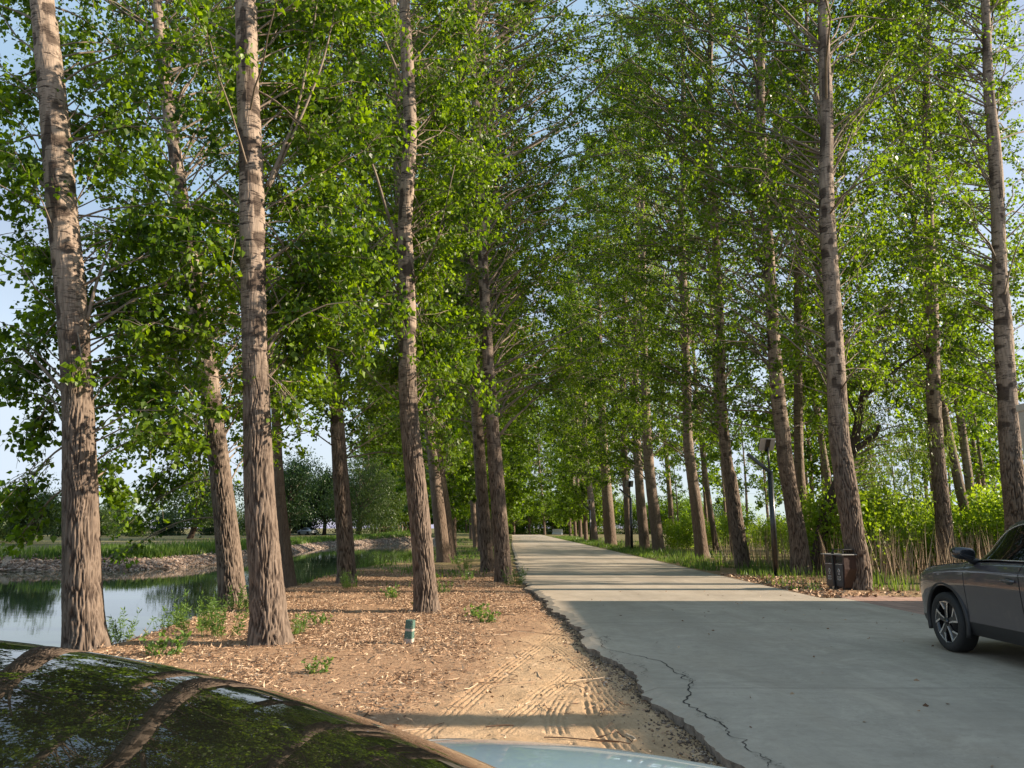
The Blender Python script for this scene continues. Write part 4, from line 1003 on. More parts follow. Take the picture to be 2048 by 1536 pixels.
# a few scattered scraps on the road
n = 90
Y = 4.5 + 14 * rng.random(n); X = rng.uniform(1.6, 6.9, n); X = np.maximum(X, edge_x(Y) + .25)
C = np.stack([X, Y, np.full(n, .006)], 1); ax = rng.normal(size=(n, 3)); ax[:, 2] *= .12
V, F = leaf_quads(rng, C, ax, .045, 'oval', .1)
o = mesh('road_scraps', V, F, M['litter']); tag(o, 'tiny leaf scraps scattered over the concrete road', 'leaf litter', None, 'stuff')

# weeds on the near bank
def weed(seed, H=.4, Rr=.25, n=30, nl=26, lance=True):
    rng = np.random.default_rng(seed)
    root = empty('weed_clump', (0, 0, 0)); b = MB(); n = int(n * .6); nl = int(nl * .7)
    a = rng.uniform(0, 6.28, n); rr = Rr * np.sqrt(rng.random(n))
    st = np.stack([rr * np.cos(a) * .7, rr * np.sin(a) * .7, np.full(n, -.03)], 1); top = st * np.array([1.6, 1.6, 0]) + np.stack([rng.normal(0, .05, n), rng.normal(0, .05, n), H * rng.uniform(.45, 1.05, n)], 1)
    u = np.linspace(0, 1, 4)[None, :, None]
    b.add(*tubes(st[:, None] * (1 - u) + top[:, None] * u + rng.normal(0, .012, (n, 4, 3)), np.broadcast_to(np.array([.004, .0035, .003, .0015]), (n, 4)), 3), 0)
    si = rng.integers(0, n, n * nl); w = .12 + .88 * rng.random((n * nl, 1))
    LP = st[si] * (1 - w) + top[si] * w
    d = rng.normal(size=LP.shape); d[:, 2] = np.abs(d[:, 2]) * .5 + .25
    V, F = leaf_quads(rng, LP, d, .065 if lance else .05, 'lance' if lance else 'oval', .3); b.add(V, F, 0)
    b.build('foliage', M['weed'], root); return root
W = [weed(401, .45, .32, 34, 30), weed(402, .32, .22, 24, 24), weed(403, .22, .18, 20, 18, False), weed(404, .6, .35, 40, 30)]
wl = {0: 'tall feathery weed clump on the lake bank between the two left trunks', }
usedW = {}
ws = [(395, 1262, 0, 1.2, 'tall feathery green weed in the middle of the bank left of the pale poplar'), (440, 1275, 3, 1.0, 'bushy weed with drooping sprays on the sunlit bank near the pale poplar'), (350, 1250, 1, 1.1, 'weed at the crest of the lake bank above the water'),
      (250, 1280, 0, .9, 'weed tuft at the right foot of the thick left edge poplar'), (330, 1236, 3, .8, 'spray of weeds overhanging the water by the bank crest'), (470, 1222, 0, 1.0, 'weed in front of the leaning poplar'), (505, 1215, 1, .9, 'small weed right of the leaning poplar foot'),
      (592, 1268, 1, 1.0, 'weed tuft at the right foot of the big pale poplar'), (845, 1222, 1, .9, 'weed growing against the foot of the bent poplar'), (885, 1186, 0, .8, 'weed clump right of the bent poplar'), (1028, 1172, 3, .95, 'bright green tuft at the foot of the right road edge poplar'),
      (780, 1196, 2, 1.2, 'low weed on the litter left of the bent poplar'), (950, 1232, 2, 1.1, 'flat green weed on the sandy ground'), (975, 1243, 2, 1.0, 'flat green weed nearest the tyre tracks'), (635, 1345, 2, .8, 'tiny weed in the litter near the windscreen'), (330, 1310, 2, 1.4, 'sparse weed patch just beyond the car roof'), (640, 1250, 2, .9, 'lone sprig between the pale poplar and the marker post')]
for px, py, k, sc, lb in ws:
    g = ground(px, py, -.06); p = W[k]
    loc = (g[0], g[1], zt(g[0], g[1]))
    if k not in usedW: usedW[k] = 1; o = p; o.location = loc; o.scale = (sc,) * 3
    else: o = dup(p, loc, px * .7, sc)
    tag(o, lb, 'weed', 'weeds on the near bank')
more = [(px, py) for px, py in [(445, 1206), (620, 1150), (640, 1142), (730, 1135), (760, 1128), (800, 1120), (905, 1150), (930, 1140), (915, 1128), (935, 1160), (870, 1155), (700, 1178)]]
for i, (px, py) in enumerate(more):
    g = ground(px, py, -.06); o = dup(W[i % 4], (g[0], g[1], zt(g[0], g[1])), i * 1.3, .8 + .05 * (i % 5)); tag(o, 'ragged weed scattered on the shaded part of the bank', 'weed', 'scattered bank weeds')

# ------------------------------------------------------------------ marker post
g = ground(818, 1287, -.06)
b = MB(); bm = bmesh.new(); bmesh.ops.create_cube(bm, size=1.0); bmesh.ops.scale(bm, vec=(.105, .105, .40), verts=bm.verts)
bmesh.ops.bevel(bm, geom=bm.edges[:], offset=.007, segments=2, affect='EDGES'); bmesh.ops.subdivide_edges(bm, edges=bm.edges[:], cuts=5, use_grid_fill=True)
for v in bm.verts: v.co += Vector((random.Random(int(v.co.x * 1e4) + int(v.co.z * 3e4)).uniform(-.002, .002),) * 3)
bmesh.ops.translate(bm, vec=(0, 0, .1), verts=bm.verts); b.bm(bm)
po = b.build('marker_post', M['post']); po.location = (g[0], g[1], zt(g[0], g[1])); po.rotation_euler = (R(1), R(3), R(-14)); tag(po, 'short square marker post with flaking green paint standing in the leaf litter', 'post')

# ------------------------------------------------------------------ lamps
def lamp():
    root = empty('street_lamp', (0, 0, 0))
    b = MB(); b.box((0, 0, .02), (.26, .26, .04), 0, None, .006)
    for sx in (-1, 1):
        for sy in (-1, 1): b.tube([(sx * .1, sy * .1, .04), (sx * .1, sy * .1, .07)], .012, 6)
    b.build('base', M['pole'], root)
    b = MB(); b.tube([(0, 0, .03), (0, 0, 3.10)], .084, 20); b.build('pole', M['pole'], root)
    c, s = math.cos(R(48)), math.sin(R(48))
    b = MB(); b.box((-.42 * s * 1.0, 0, 3.10 + .40 * c), (.10, .12, .92), 0, Matrix.Rotation(R(-50), 3, 'Y'), .012); arm = b.build('arm', M['pole'], root)
    b = MB(); b.box((-.47, 0, 3.345), (.008, .07, .55), 0, Matrix.Rotation(R(-50), 3, 'Y'), .002); b.build('lamp_lens', M['lampglass'], arm)
    b = MB(); b.tube([(-.02, .0, 3.05), (-.02, 0, 3.92)], .03, 12); b.build('mast', M['pole'], root)
    Rm = Matrix.Rotation(R(-52), 3, 'X') @ Matrix.Rotation(R(0), 3, 'Y')
    b = MB(); b.box((-.05, -.02, 3.95), (.46, .42, .025), 0, Rm, .004); pn = b.build('solar_panel', M['panel'], root)
    b = MB(); b.box((-.04, -.045, 3.925), (.13, .44, .04), 0, Rm, .004); b.build('mounting_bracket', M['pole'], pn)
    b = MB(); b.box((-.05, .0, 3.966), (.48, .44, .014), 0, Rm, .003); b.build('panel_frame', M['gloss_black'], pn)
    return root
lp = lamp()
for i, (px, py, lb, sc) in enumerate([(1553, 1155, 'black solar street lamp nearest the camera, left of the lamp side poplar', 1.0), (1264, 1102, 'black solar street lamp among the trio of verge poplars', 1.08), (1181, 1084.5, 'thin grey looking solar lamp far down the right verge', 1.05), (1066, 1067.5, 'tiny dark lamp post at the road bend left of the white barriers', 1.0)]):
    g = ground(px, py); o = lp if i == 0 else dup(lp, (0, 0, 0))
    o.location = (g[0], g[1], zt(g[0], g[1])); o.scale = (sc,) * 3; tag(o, lb, 'street lamp', 'solar street lamps')
o = dup(lp, ((1411 - 1024) / FPX * 88, 88, .05), R(70)); tag(o, 'black lamp post beyond the verge, between two poplar trunks by the far road', 'street lamp', 'solar street lamps')

# ------------------------------------------------------------------ double bin
def bin_():
    g = ground(1671, 1173); root = empty('litter_bin', (7.97, 19.2, 0.0), R(-76)); root.scale = (.82, .82, .88)
    tag(root, 'red brown double litter bin with two dark doors and a flat canopy beside a poplar', 'litter bin')
    b = MB()  # side-tapered body: wide at mid, narrower at foot
    prof = [(-.40, .06), (.40, .06), (.46, .55), (.44, .92), (-.44, .92), (-.46, .55)]
    b.prism(prof, (0, -.19, 0), (1, 0, 0), (0, 0, 1), (0, 1, 0), .40); b.build('body', M['bin_red'], root)
    b = MB(); b.box((0, 0, .035), (.72, .34, .07), 0, None, .005); b.build('plinth', M['black'], root)
    for sx, m in ((-1, 'bin_brown'), (1, 'bin_dark')):
        b = MB()
        b.prism([(sx * .05, .09), (sx * .37, .09), (sx * .405, .55), (sx * .40, .66), (sx * .05, .66)][::sx], (0, -.193, 0), (1, 0, 0), (0, 0, 1), (0, -1, 0), .02)
        d = b.build('door', M[m], root)
        c = MB()   # white recycling triangle with marks below
        cx = sx * .215; y = -.2165
        for k in range(3):
            a0 = R(90 + 120 * k); a1 = R(90 + 120 * (k + 1)); r_ = .062
            p0 = np.array([cx + r_ * math.cos(a0), y, .50 + r_ * math.sin(a0)]); p1 = np.array([cx + r_ * math.cos(a1), y, .50 + r_ * math.sin(a1)])
            c.tube([p0 * .88 + p1 * .12, p0 * .12 + p1 * .88], .008, 6)
        c.tube([(cx - .035, y, .415), (cx + .035, y, .415)], .007, 6); c.tube([(cx, y, .44), (cx, y, .395)], .007, 6)
        for row in range(2):
            for kx in range(3):
                ox, oz = cx - .06 + kx * .055, .335 - row * .065
                c.tube([(ox - .016, y, oz + .018), (ox + .016, y, oz + .018)], .005, 5); c.tube([(ox, y, oz + .022), (ox - .004, y, oz - .022)], .005, 5)
                c.tube([(ox - .018, y, oz - (.02 if kx % 2 else .004)), (ox + .018, y, oz - (.02 if kx % 2 else .004))], .005, 5)
        c.build('printed_sign', M['white'], d)
        b = MB(); b.box((sx * .22, -.205, .675), (.34, .03, .012), 0, None, .003); b.build('door_trim', M['chrome'], root)
        b = MB(); b.box((sx * .22, -.15, .80), (.33, .09, .17), 0, None, .004); b.build('opening', M['gloss_black'], root)
    b = MB(); b.box((0, -.235, .50), (.055, .05, 1.0), 0, None, .006); b.box((0, .2, .5), (.055, .05, 1.0), 0, None, .006); b.build('post', M['black'], root)
    b = MB(); b.box((0, -.02, .935), (.98, .52, .025), 0, None, .004); b.build('lid', M['coping'], root)
    b = MB(); b.box((.22, -.02, 1.07), (.50, .40, .02), 0, None, .004)
    for sx in (.0, .44):
        for sy in (-.2, .16): b.box((sx, sy, 1.0), (.03, .03, .12), 0)
    b.build('canopy', M['black'], root)
bin_()

# ------------------------------------------------------------------ concrete barriers at the bend
def barrier():
    b = MB(); b.prism([(-.32, 0), (.32, 0), (.32, .1), (.17, .34), (.11, .95), (-.11, .95), (-.17, .34), (-.32, .1)], (0, -.9, 0), (1, 0, 0), (0, 0, 1), (0, 1, 0), 1.8)
    o = b.build('concrete_barrier', M['concrete']); return o
bp = barrier()
for i, (px, py, lb) in enumerate([(1091, 1067.5, 'white concrete barrier block at the road bend, left end of the line'), (1103, 1068.2, 'white concrete barrier block in the middle of the line at the bend'), (1115, 1069.2, 'white concrete barrier block nearest the right verge trees')]):
    g = ground(px, py); o = bp if i == 0 else bp.copy()
    if i: COL.objects.link(o)
    o.location = (g[0], g[1], -.02); o.scale = (1.3,) * 3; o.rotation_euler = (0, 0, R(62)); tag(o, lb, 'barrier', 'concrete barriers at the bend')

# ------------------------------------------------------------------ building at the right edge
bd = empty('building', (14.29, 6.5, 0)); tag(bd, 'flat roofed beige building at the right edge, its corner showing behind the right trunk', 'building')
b = MB(); b.box((0, 0, 1.93), (7.2, 19.2, 3.86)); b.build('wall', M['wall'], bd)
b = MB(); b.box((0, 0, 3.935), (7.24, 19.24, .15), 0, None, .01); b.build('roof', M['wall'], bd)

# ------------------------------------------------------------------ cars
def boolean_cut(o, cutters):
    for c in cutters:
        m = o.modifiers.new('cut', 'BOOLEAN'); m.operation = 'DIFFERENCE'; m.object = c; m.solver = 'EXACT'
    dg = bpy.context.evaluated_depsgraph_get(); dg.update()
    me = bpy.data.meshes.new_from_object(o.evaluated_get(dg)); o.modifiers.clear(); o.data = me
    for c in cutters: bpy.data.objects.remove(c)

def smooth_angle(o, deg=40):
    me = o.data
    bm = bmesh.new(); bm.from_mesh(me)
    for f in bm.faces: f.smooth = True
    for e in bm.edges:
        if len(e.link_faces) == 2 and e.calc_face_angle(0) > R(deg): e.smooth = False
    bm.to_mesh(me); bm.free()

def wheel(root, pos, Rr, wd, side, spoke='blade'):
    """side=+1: outer face towards +v"""
    w = empty('wheel', pos); w.parent = root
    a = np.linspace(0, 2 * np.pi, 64, endpoint=False)
    def lathe(prof, mat, name, par):
        pr = np.array(prof); n = len(pr)
        V = np.stack([pr[:, None, 1] * np.cos(a), np.broadcast_to(pr[:, None, 0] * side, (n, 64)), pr[:, None, 1] * np.sin(a)], -1).reshape(-1, 3)
        i = np.arange(n - 1)[:, None] * 64; j = np.arange(64)[None]; k = (j + 1) % 64
        return mesh(name, V, np.stack([i + j, i + k, i + 64 + k, i + 64 + j], -1).reshape(-1, 4), mat, par, smooth=True)
    h = wd / 2; rr = Rr * .70
    lathe([(-h * .8, rr), (-h, Rr * .86), (-h * .85, Rr * .975), (-h * .6, Rr), (h * .6, Rr), (h * .85, Rr * .975), (h * .99, Rr * .9), (h, Rr * .82), (h * .92, rr + .012), (h * .8, rr)], M['rubber'], 'tyre', w)
    rim = lathe([(-h * .8, rr), (-h * .3, rr * .9), (h * .25, rr * .9), (h * .72, rr * .95), (h * .86, rr), (h * .80, rr + .006)], M['gloss_black'], 'rim', w)
    lathe([(h * .05, .01), (h * .05, rr * .92)], M['black'], 'brake_backing', w)
    b = MB(); al = MB()
    y0 = h * .62
    for k in range(5):
        t = k * 2 * np.pi / 5 + .3
        e1 = np.array([math.cos(t), 0, math.sin(t)]); e2 = np.array([-math.sin(t), 0, math.cos(t)]) * side; e3 = np.array([0, side, 0])
        L = rr * .97
        b.prism([(.03, -.022), (L * .55, -.034), (L * .97, -.115), (L * .99, -.02), (L, .05), (L * .6, .03), (.03, .022)], np.array([0, y0 * side, 0]), e1, e2, e3, .022)
        for poly in ([(.05, .018), (L * .58, .022), (L * .58, .040), (.05, .032)], [(L * .58, .022), (L * .985, .042), (L * .985, .066), (L * .56, .042)],
                     [(L * .60, -.036), (L * .95, -.118), (L * .985, -.094), (L * .62, -.016)], [(L * .965, -.10), (L * 1.0, -.02), (L * 1.0, .05), (L * .955, .05), (L * .955, -.02)]):
            al.prism(poly, np.array([0, (y0 + .022) * side, 0]), e1, e2, e3, .007)
    b.build('wheel_face', M['gloss_black'], w); al.build('machined_trim', M['alloy'], w)
    c = MB(); c.tube([(0, (y0 + .01) * side, 0), (0, (y0 + .04) * side, 0)], .034, 20); c.build('hub_cap', M['gloss_black'], w)
    return w

def car(name, label, loc, rz, S, detail=True):
    """car frame: u forward (x), v left (y), z up from the ground. S: spec"""
    root = empty(name, loc, rz); tag(root, label, 'car')
    paint = M[S['paint']]
    # ---- lower body loft
    st = np.array(S['st'])   # u, half width, z bottom, z shoulder, z top edge, z centre top
    us = np.unique(np.concatenate([np.linspace(st[0, 0], st[-1, 0], 150), S.get('seams', [])]))
    I = lambda k: np.interp(us, st[:, 0], st[:, k])
    from_s = catmull(st, np.interp(us, st[:, 0], np.arange(len(st))))
    w, zb, zs, ze, zcn = (from_s[:, k] for k in range(1, 6))
    sec = []
    for i in range(len(us)):
        W, b0, s0, e0, c0 = w[i], zb[i], zs[i], ze[i], zcn[i]
        hm = b0 + (s0 - b0) * .55
        half = [(0, b0), (.80 * W, b0), (.92 * W, b0 + .015), (.955 * W, b0 + .07), (.975 * W, b0 + (s0 - b0) * .22), (.972 * W, b0 + (s0 - b0) * .36), (.985 * W, hm), (.998 * W, b0 + (s0 - b0) * .75), (1.0 * W, s0 - .035),
                (.995 * W, s0 - .006), (.978 * W, s0 + .012), (.955 * W, s0 + (e0 - s0) * .5), (.915 * W, e0 - .006), (.87 * W, e0 + .006), (.72 * W, e0 + (c0 - e0) * .4), (.45 * W, e0 + (c0 - e0) * .75), (.2 * W, e0 + (c0 - e0) * .95), (0, c0)]
        sec.append(half)
    sec = np.array(sec); m = sec.shape[1]
    full = np.concatenate([sec, sec[:, -2:0:-1] * np.array([-1, 1])], 1); q = full.shape[1]
    V = np.stack([np.broadcast_to(us[:, None], full.shape[:2]), full[..., 0], full[..., 1]], -1).reshape(-1, 3)
    n = len(us); i = np.arange(n - 1)[:, None] * q; j = np.arange(q)[None]; k = (j + 1) % q
    F = [np.stack([i + j, i + q + j, i + q + k, i + k], -1).reshape(-1, 4), np.arange(q)[None], (np.arange(q) + (n - 1) * q)[None, ::-1]]
    body = mesh('body', V, F, paint, root)
    cut = []
    for u0 in S['axles']:
        for sd in (-1, 1):
            b = MB(); b.tube([(u0, sd * (S['hw'] + .2), S['wr']), (u0, sd * (S['hw'] - .30), S['wr'])], S['arch'], 56, smooth=False)
            c = b.build('cutter', M['black']); cut.append(c)
    ml = root.matrix_basis.copy()
    body.parent = None
    bm = bmesh.new(); bm.from_mesh(body.data); bmesh.ops.recalc_face_normals(bm, faces=bm.faces); bm.to_mesh(body.data); bm.free()
    for c in cut:
        bm = bmesh.new(); bm.from_mesh(c.data); bmesh.ops.recalc_face_normals(bm, faces=bm.faces); bm.to_mesh(c.data); bm.free()
    boolean_cut(body, cut)
    if not body.data.materials: body.data.materials.append(paint)
    # split the hood and doors off the body, and blacken the wheel wells and sills
    bm = bmesh.new(); bm.from_mesh(body.data)
    body.data.materials.append(M['black'])
    groups = {}
    for f in bm.faces:
        c = f.calc_center_median(); nn = f.normal
        well = any(math.hypot(c.x - u0, c.z - S['wr']) < S['arch'] - .004 for u0 in S['axles']) or any(abs(math.hypot(c.x - u0, c.z - S['wr']) - S['arch']) < .03 and abs(nn.y) < .3 and abs(c.y) < S['hw'] * .97 for u0 in S['axles'])
        zbl = np.interp(c.x, st[:, 0], st[:, 2])
        f.material_index = 1 if (well or c.z < zbl + S.get('sill', .1)) else 0
        key = None
        for dn, u0, u1 in S['doors']:
            if u0 < c.x < u1 and c.z > zbl + .13 and abs(nn.y) > .25 and not well: key = (dn, 1 if c.y > 0 else -1)
        if key is None and S['hood'][0] < c.x < S['hood'][1] and nn.z > .6 and abs(c.y) < np.interp(c.x, st[:, 0], st[:, 1]) * .9 and c.z > .5: key = ('bonnet', 0)
        if key: groups.setdefault(key, []).append(f)
    parts = {}
    for key, fs in groups.items():
        vid = {}; VV = []; FF = []
        for f in fs:
            r = []
            for v in f.verts:
                if v.index not in vid: vid[v.index] = len(VV); VV.append(v.co[:])
                r.append(vid[v.index])
            FF.append(r)
        by = {}
        for r, f in zip(FF, fs): by.setdefault(len(r), []).append(r)
        parts[key] = mesh(key[0], VV, [np.array(x) for x in by.values()], [paint, M['black']], root, smooth=True)
    bmesh.ops.delete(bm, geom=[f for fs in groups.values() for f in fs], context='FACES')
    bm.to_mesh(body.data); bm.free(); body.parent = root; smooth_angle(body, 38)
    for o in parts.values(): smooth_angle(o, 38)
    # ---- greenhouse
    gh = np.array(S['gh'])    # u, half width belt, half width roof, z belt, z top(centre)
    NS, NTt = 90, 41
    gu = np.linspace(gh[-1, 0], gh[0, 0], NS)
    gq = catmull(gh[::-1], np.interp(gu, gh[::-1, 0], np.arange(len(gh))))
    tt = np.linspace(-1, 1, NTt)
    def gpt(ui, t):
        """point on the cabin skin at u, t in -1..1 (t=+-1 at the belt, |t|<.62 roof / screen)"""
        u = np.asarray(ui, float); t = np.asarray(t, float)
        wb, wr, zb_, zt_ = (np.interp(u, gu, gq[:, k]) for k in (1, 2, 3, 4))
        at = np.abs(t); s = np.sign(t)
        roofpart = np.clip(at / .62, 0, 1); sidep = np.clip((at - .62) / .38, 0, 1)
        zr = zt_ - S['crown'] * np.minimum(1, (zt_ - zb_) / .2) * (roofpart ** 2.4)
        ed = np.maximum(zr, zb_)
        v = np.where(at <= .62, wr * roofpart, wr + (wb - wr) * sidep)
        z = np.where(at <= .62, ed, ed + (zb_ - ed) * sidep)
        back = S.get('wrap', .1) * roofpart ** 2 * np.where(u > S['hdr'], np.clip((u - S['hdr']) / (gh[0, 0] - S['hdr']), 0, 1), 0)
        back2 = S.get('wrapr', .08) * roofpart ** 2 * np.where(u < S['rhd'], np.clip((S['rhd'] - u) / (S['rhd'] - gh[-1, 0]), 0, 1), 0)
        return np.stack([u - back + back2, s * v, z], -1)
    def patch(name, ua, ub, t0, t1, mat, nu=40, nt=24, off=0.0, sm=True):
        uu = np.linspace(ua, ub, nu) if np.isscalar(ua) else None
        ts = np.linspace(t0, t1, nt)
        U, Tm = np.meshgrid(uu, ts, indexing='ij')
        P = gpt(U, Tm)
        if off:
            du = gpt(U + .004, Tm) - gpt(U - .004, Tm); dt = gpt(U, Tm + .01) - gpt(U, Tm - .01)
            N = np.cross(du, dt); N /= np.linalg.norm(N, axis=-1)[..., None] + 1e-9
            N *= np.sign((N * (P - np.array([U.mean(), 0, .6]))).sum(-1))[..., None]
            P = P + N * off
        i = np.arange(nu - 1)[:, None] * nt; j = np.arange(nt - 1)[None]
        F = np.stack([i + j, i + nt + j, i + nt + j + 1, i + j + 1], -1).reshape(-1, 4)
        return mesh(name, P.reshape(-1, 3), F, mat, root, smooth=sm)
    u0, u1 = gh[0, 0], gh[-1, 0]; hd, rh = S['hdr'], S['rhd']
    wt = .66 if 'pm' in S else .60
    patch('windscreen', hd, u0, -wt, wt, M['screen'], 60, 60, .0 if 'pm' in S else .002)
    patch('roof', rh, hd, -.62, .62, M[S['roofmat']], 60, 50, .0)
    patch('rear_window', u1, rh, -.58, .58, M['glass'], 40, 40, .002)
    for s in (-1, 1):
        patch('pillar', hd, u0 if 'pm' not in S else -.5, s * .60, s * .66, paint, 40, 4, .003 if 'pm' in S else 0); patch('pillar', u1, rh, s * .58, s * .66, paint, 30, 6)
        patch('roof_rail', rh, hd, s * .62, s * .66, paint, 50, 4)
        A = u0 - .02
        patch('side_window', S['bp'] + .03, A - .1, s * .67, s * .985, M['glass'], 50, 14, .003)
        patch('side_window', S['cp'] + .03, S['bp'] - .03, s * .67, s * .985, M['glass'], 40, 14, .003)
        patch('pillar', S['bp'] - .035, S['bp'] + .035, s * .66, s * 1.0, M['gloss_black'], 5, 12, .001)
        patch('cabin_side', u1, A, s * .655, s * 1.0, paint, 70, 14, -.004)
        # bright window trim
        if S.get('notrim'): continue
        U = np.linspace(S['cp'], A - .06, 60)
        b = MB(); b.tube(gpt(U, np.full(60, s * .665)) + np.array([0, s * .004, 0]), .008, 6); b.tube(gpt(U, np.full(60, s * .992)) + np.array([0, s * .006, .0]), .007, 6)
        b.build('window_trim', M['chrome'] if S.get('chrome') else M['gloss_black'], root)
    # ---- wheels
    for uq in S['axles']:
        for s in (-1, 1):
            wheel(root, (uq, s * (S['hw'] - .115), S['wr']), S['wr'], .225, s)
            if S.get('clad'):
                a = np.linspace(R(-22), R(202), 44)
                rr = S['arch'] + .022
                Wt = np.interp(uq + np.cos(a) * rr, st[:, 0], st[:, 1])
                zc_ = S['wr'] + np.sin(a) * rr
                P = np.stack([uq + np.cos(a) * rr, s * (Wt * .985 - .012), zc_], 1)
                k0 = P[:, 2] > .2
                b = MB(); b.tube(P[k0], .03, 8); b.build('wheel_arch_trim', M['black'], root)
    # ---- details
    def side_v(u, z):
        k = np.argmin(np.abs(us - u)); hs = sec[k]
        return np.interp(z, hs[2:13, 1], hs[2:13, 0])
    for s in (-1, 1):
        for dn, ua, ub in S['doors']:
            d = parts.get((dn, s))
            for uu in (ua, ub):
                z0 = np.interp(uu, st[:, 0], st[:, 2]) + .13; z1 = np.interp(uu, st[:, 0], st[:, 4]) - .01
                if any(abs(uu - ax) < S['arch'] for ax in S['axles']): z0 = max(z0, S['wr'] + math.sqrt(max(0, S['arch'] ** 2 - min((uu - ax) ** 2 for ax in S['axles']))))
                zz = np.linspace(z0, z1, 14)
                b = MB(); b.tube(np.stack([np.full(14, uu), s * np.array([side_v(uu, z) for z in zz]), zz], 1), .0045, 5); b.build('door_seam', M['black'], root)
            if d is not None:
                hu = ua + .16; hz = S['hz']; hv = side_v(hu, hz)
                b = MB()
                P = np.array([(hu - .10, s * (hv + .004), hz), (hu - .08, s * (hv + .035), hz + .004), (hu, s * (hv + .042), hz + .008), (hu + .08, s * (hv + .035), hz + .004), (hu + .10, s * (hv + .004), hz)])
                b.tube(catmull(P, np.linspace(0, 4, 17)), .013, 8); b.build('handle', paint, d)
                bmx = bmesh.new(); bmesh.ops.create_icosphere(bmx, subdivisions=3, radius=1.0); bmesh.ops.scale(bmx, vec=(.085, .012, .035), verts=bmx.verts); bmesh.ops.translate(bmx, vec=(hu, s * (hv + .002), hz), verts=bmx.verts)
                b = MB(); b.bm(bmx, 0, True); b.build('handle_recess', M['gloss_black'], d)
        # mirror
        mu, mz, mv = S['mir']
        bmx = bmesh.new(); bmesh.ops.create_cube(bmx, size=1.0); bmesh.ops.subdivide_edges(bmx, edges=bmx.edges[:], cuts=5, use_grid_fill=True)
        for v in bmx.verts:
            p = v.co * 2; l = (abs(p.x) ** 4 + abs(p.y) ** 4 + abs(p.z) ** 4) ** .25; p = p / max(l, 1e-6)
            tp = 1 - .25 * (p.x + 1) / 2
            v.co = Vector((p.x * .085, p.y * .115 * (1 - .1 * p.x), p.z * .075 * tp + .012 * p.y * s))
        bmesh.ops.translate(bmx, vec=(mu, s * (mv + .13), mz), verts=bmx.verts)
        b = MB(); b.bm(bmx, 0, True); mo = b.build('wing_mirror', M['gloss_black'] if S.get('chrome') else paint, root)
        b = MB(); P = np.array([(mu + .03, s * (mv - .06), mz - .10), (mu + .02, s * (mv + .02), mz - .085), (mu, s * (mv + .09), mz - .05)]); b.tube(P, [.04, .035, .03], 8); b.build('mirror_stalk', M['black'], mo)
        # lights
        for nm, uq, zq, mt in (('headlight', st[-1, 0] - .13, S['lz'][0], 'lampglass'), ('tail_light', st[0, 0] + .06, S['lz'][1], 'bin_red')):
            hw_ = np.interp(uq, st[:, 0], st[:, 1])
            bmx = bmesh.new(); bmesh.ops.create_icosphere(bmx, subdivisions=3, radius=1.0); bmesh.ops.scale(bmx, vec=(.10, .17, .06), verts=bmx.verts)
            bmesh.ops.translate(bmx, vec=(uq, s * (hw_ - .17), zq), verts=bmx.verts); b = MB(); b.bm(bmx, 0, True); b.build(nm, M[mt], root)
    b = MB(); b.box((st[-1, 0] - .01, 0, S['lz'][0] - .18), (.06, S['hw'] * 1.1, .14), 0, None, .02); b.build('grille', M['black'], root)
    # bonnet seams
    for s in (-1, 1):
        hb = MB()
        U = np.linspace(S['hood'][0], S['hood'][1], 24); wv = np.interp(U, st[:, 0], st[:, 1]) * .885; zz = np.interp(U, us, ze + .004)
        hb.tube(np.stack([U, s * wv, zz], 1), .004, 5); hb.build('bonnet_seam', M['black'], root)
    # cowl and wipers
    if S.get('wipers'):
        cw = MB(); V_ = np.linspace(-1, 1, 30); uq = u0 + .015 - S['wrap'] * V_ ** 2; zq = np.interp(u0, us, ze) + .012
        cw.add(np.concatenate([np.stack([uq - .06, V_ * S['hw'] * .80, np.full(30, zq - .006)], 1), np.stack([uq + .07, V_ * S['hw'] * .80, np.full(30, zq + .008)], 1)]), np.array([[i, i + 1, i + 31, i + 30] for i in range(29)]))
        cw.build('cowl', M['black'], root)
        for v0, v1 in ((.42, -.12), (-.18, -.62)):
            ts = np.linspace(0, 1, 14)
            tv = (v0 + (v1 - v0) * ts); uw = u0 - .05 - .02 * ts
            Pw = np.array([gpt(uw[k] , tv[k]) for k in range(14)]) + np.array([.01, 0, .016])
            b = MB(); b.tube(Pw, .008, 6); b.build('wiper', M['black'], root)
    return root

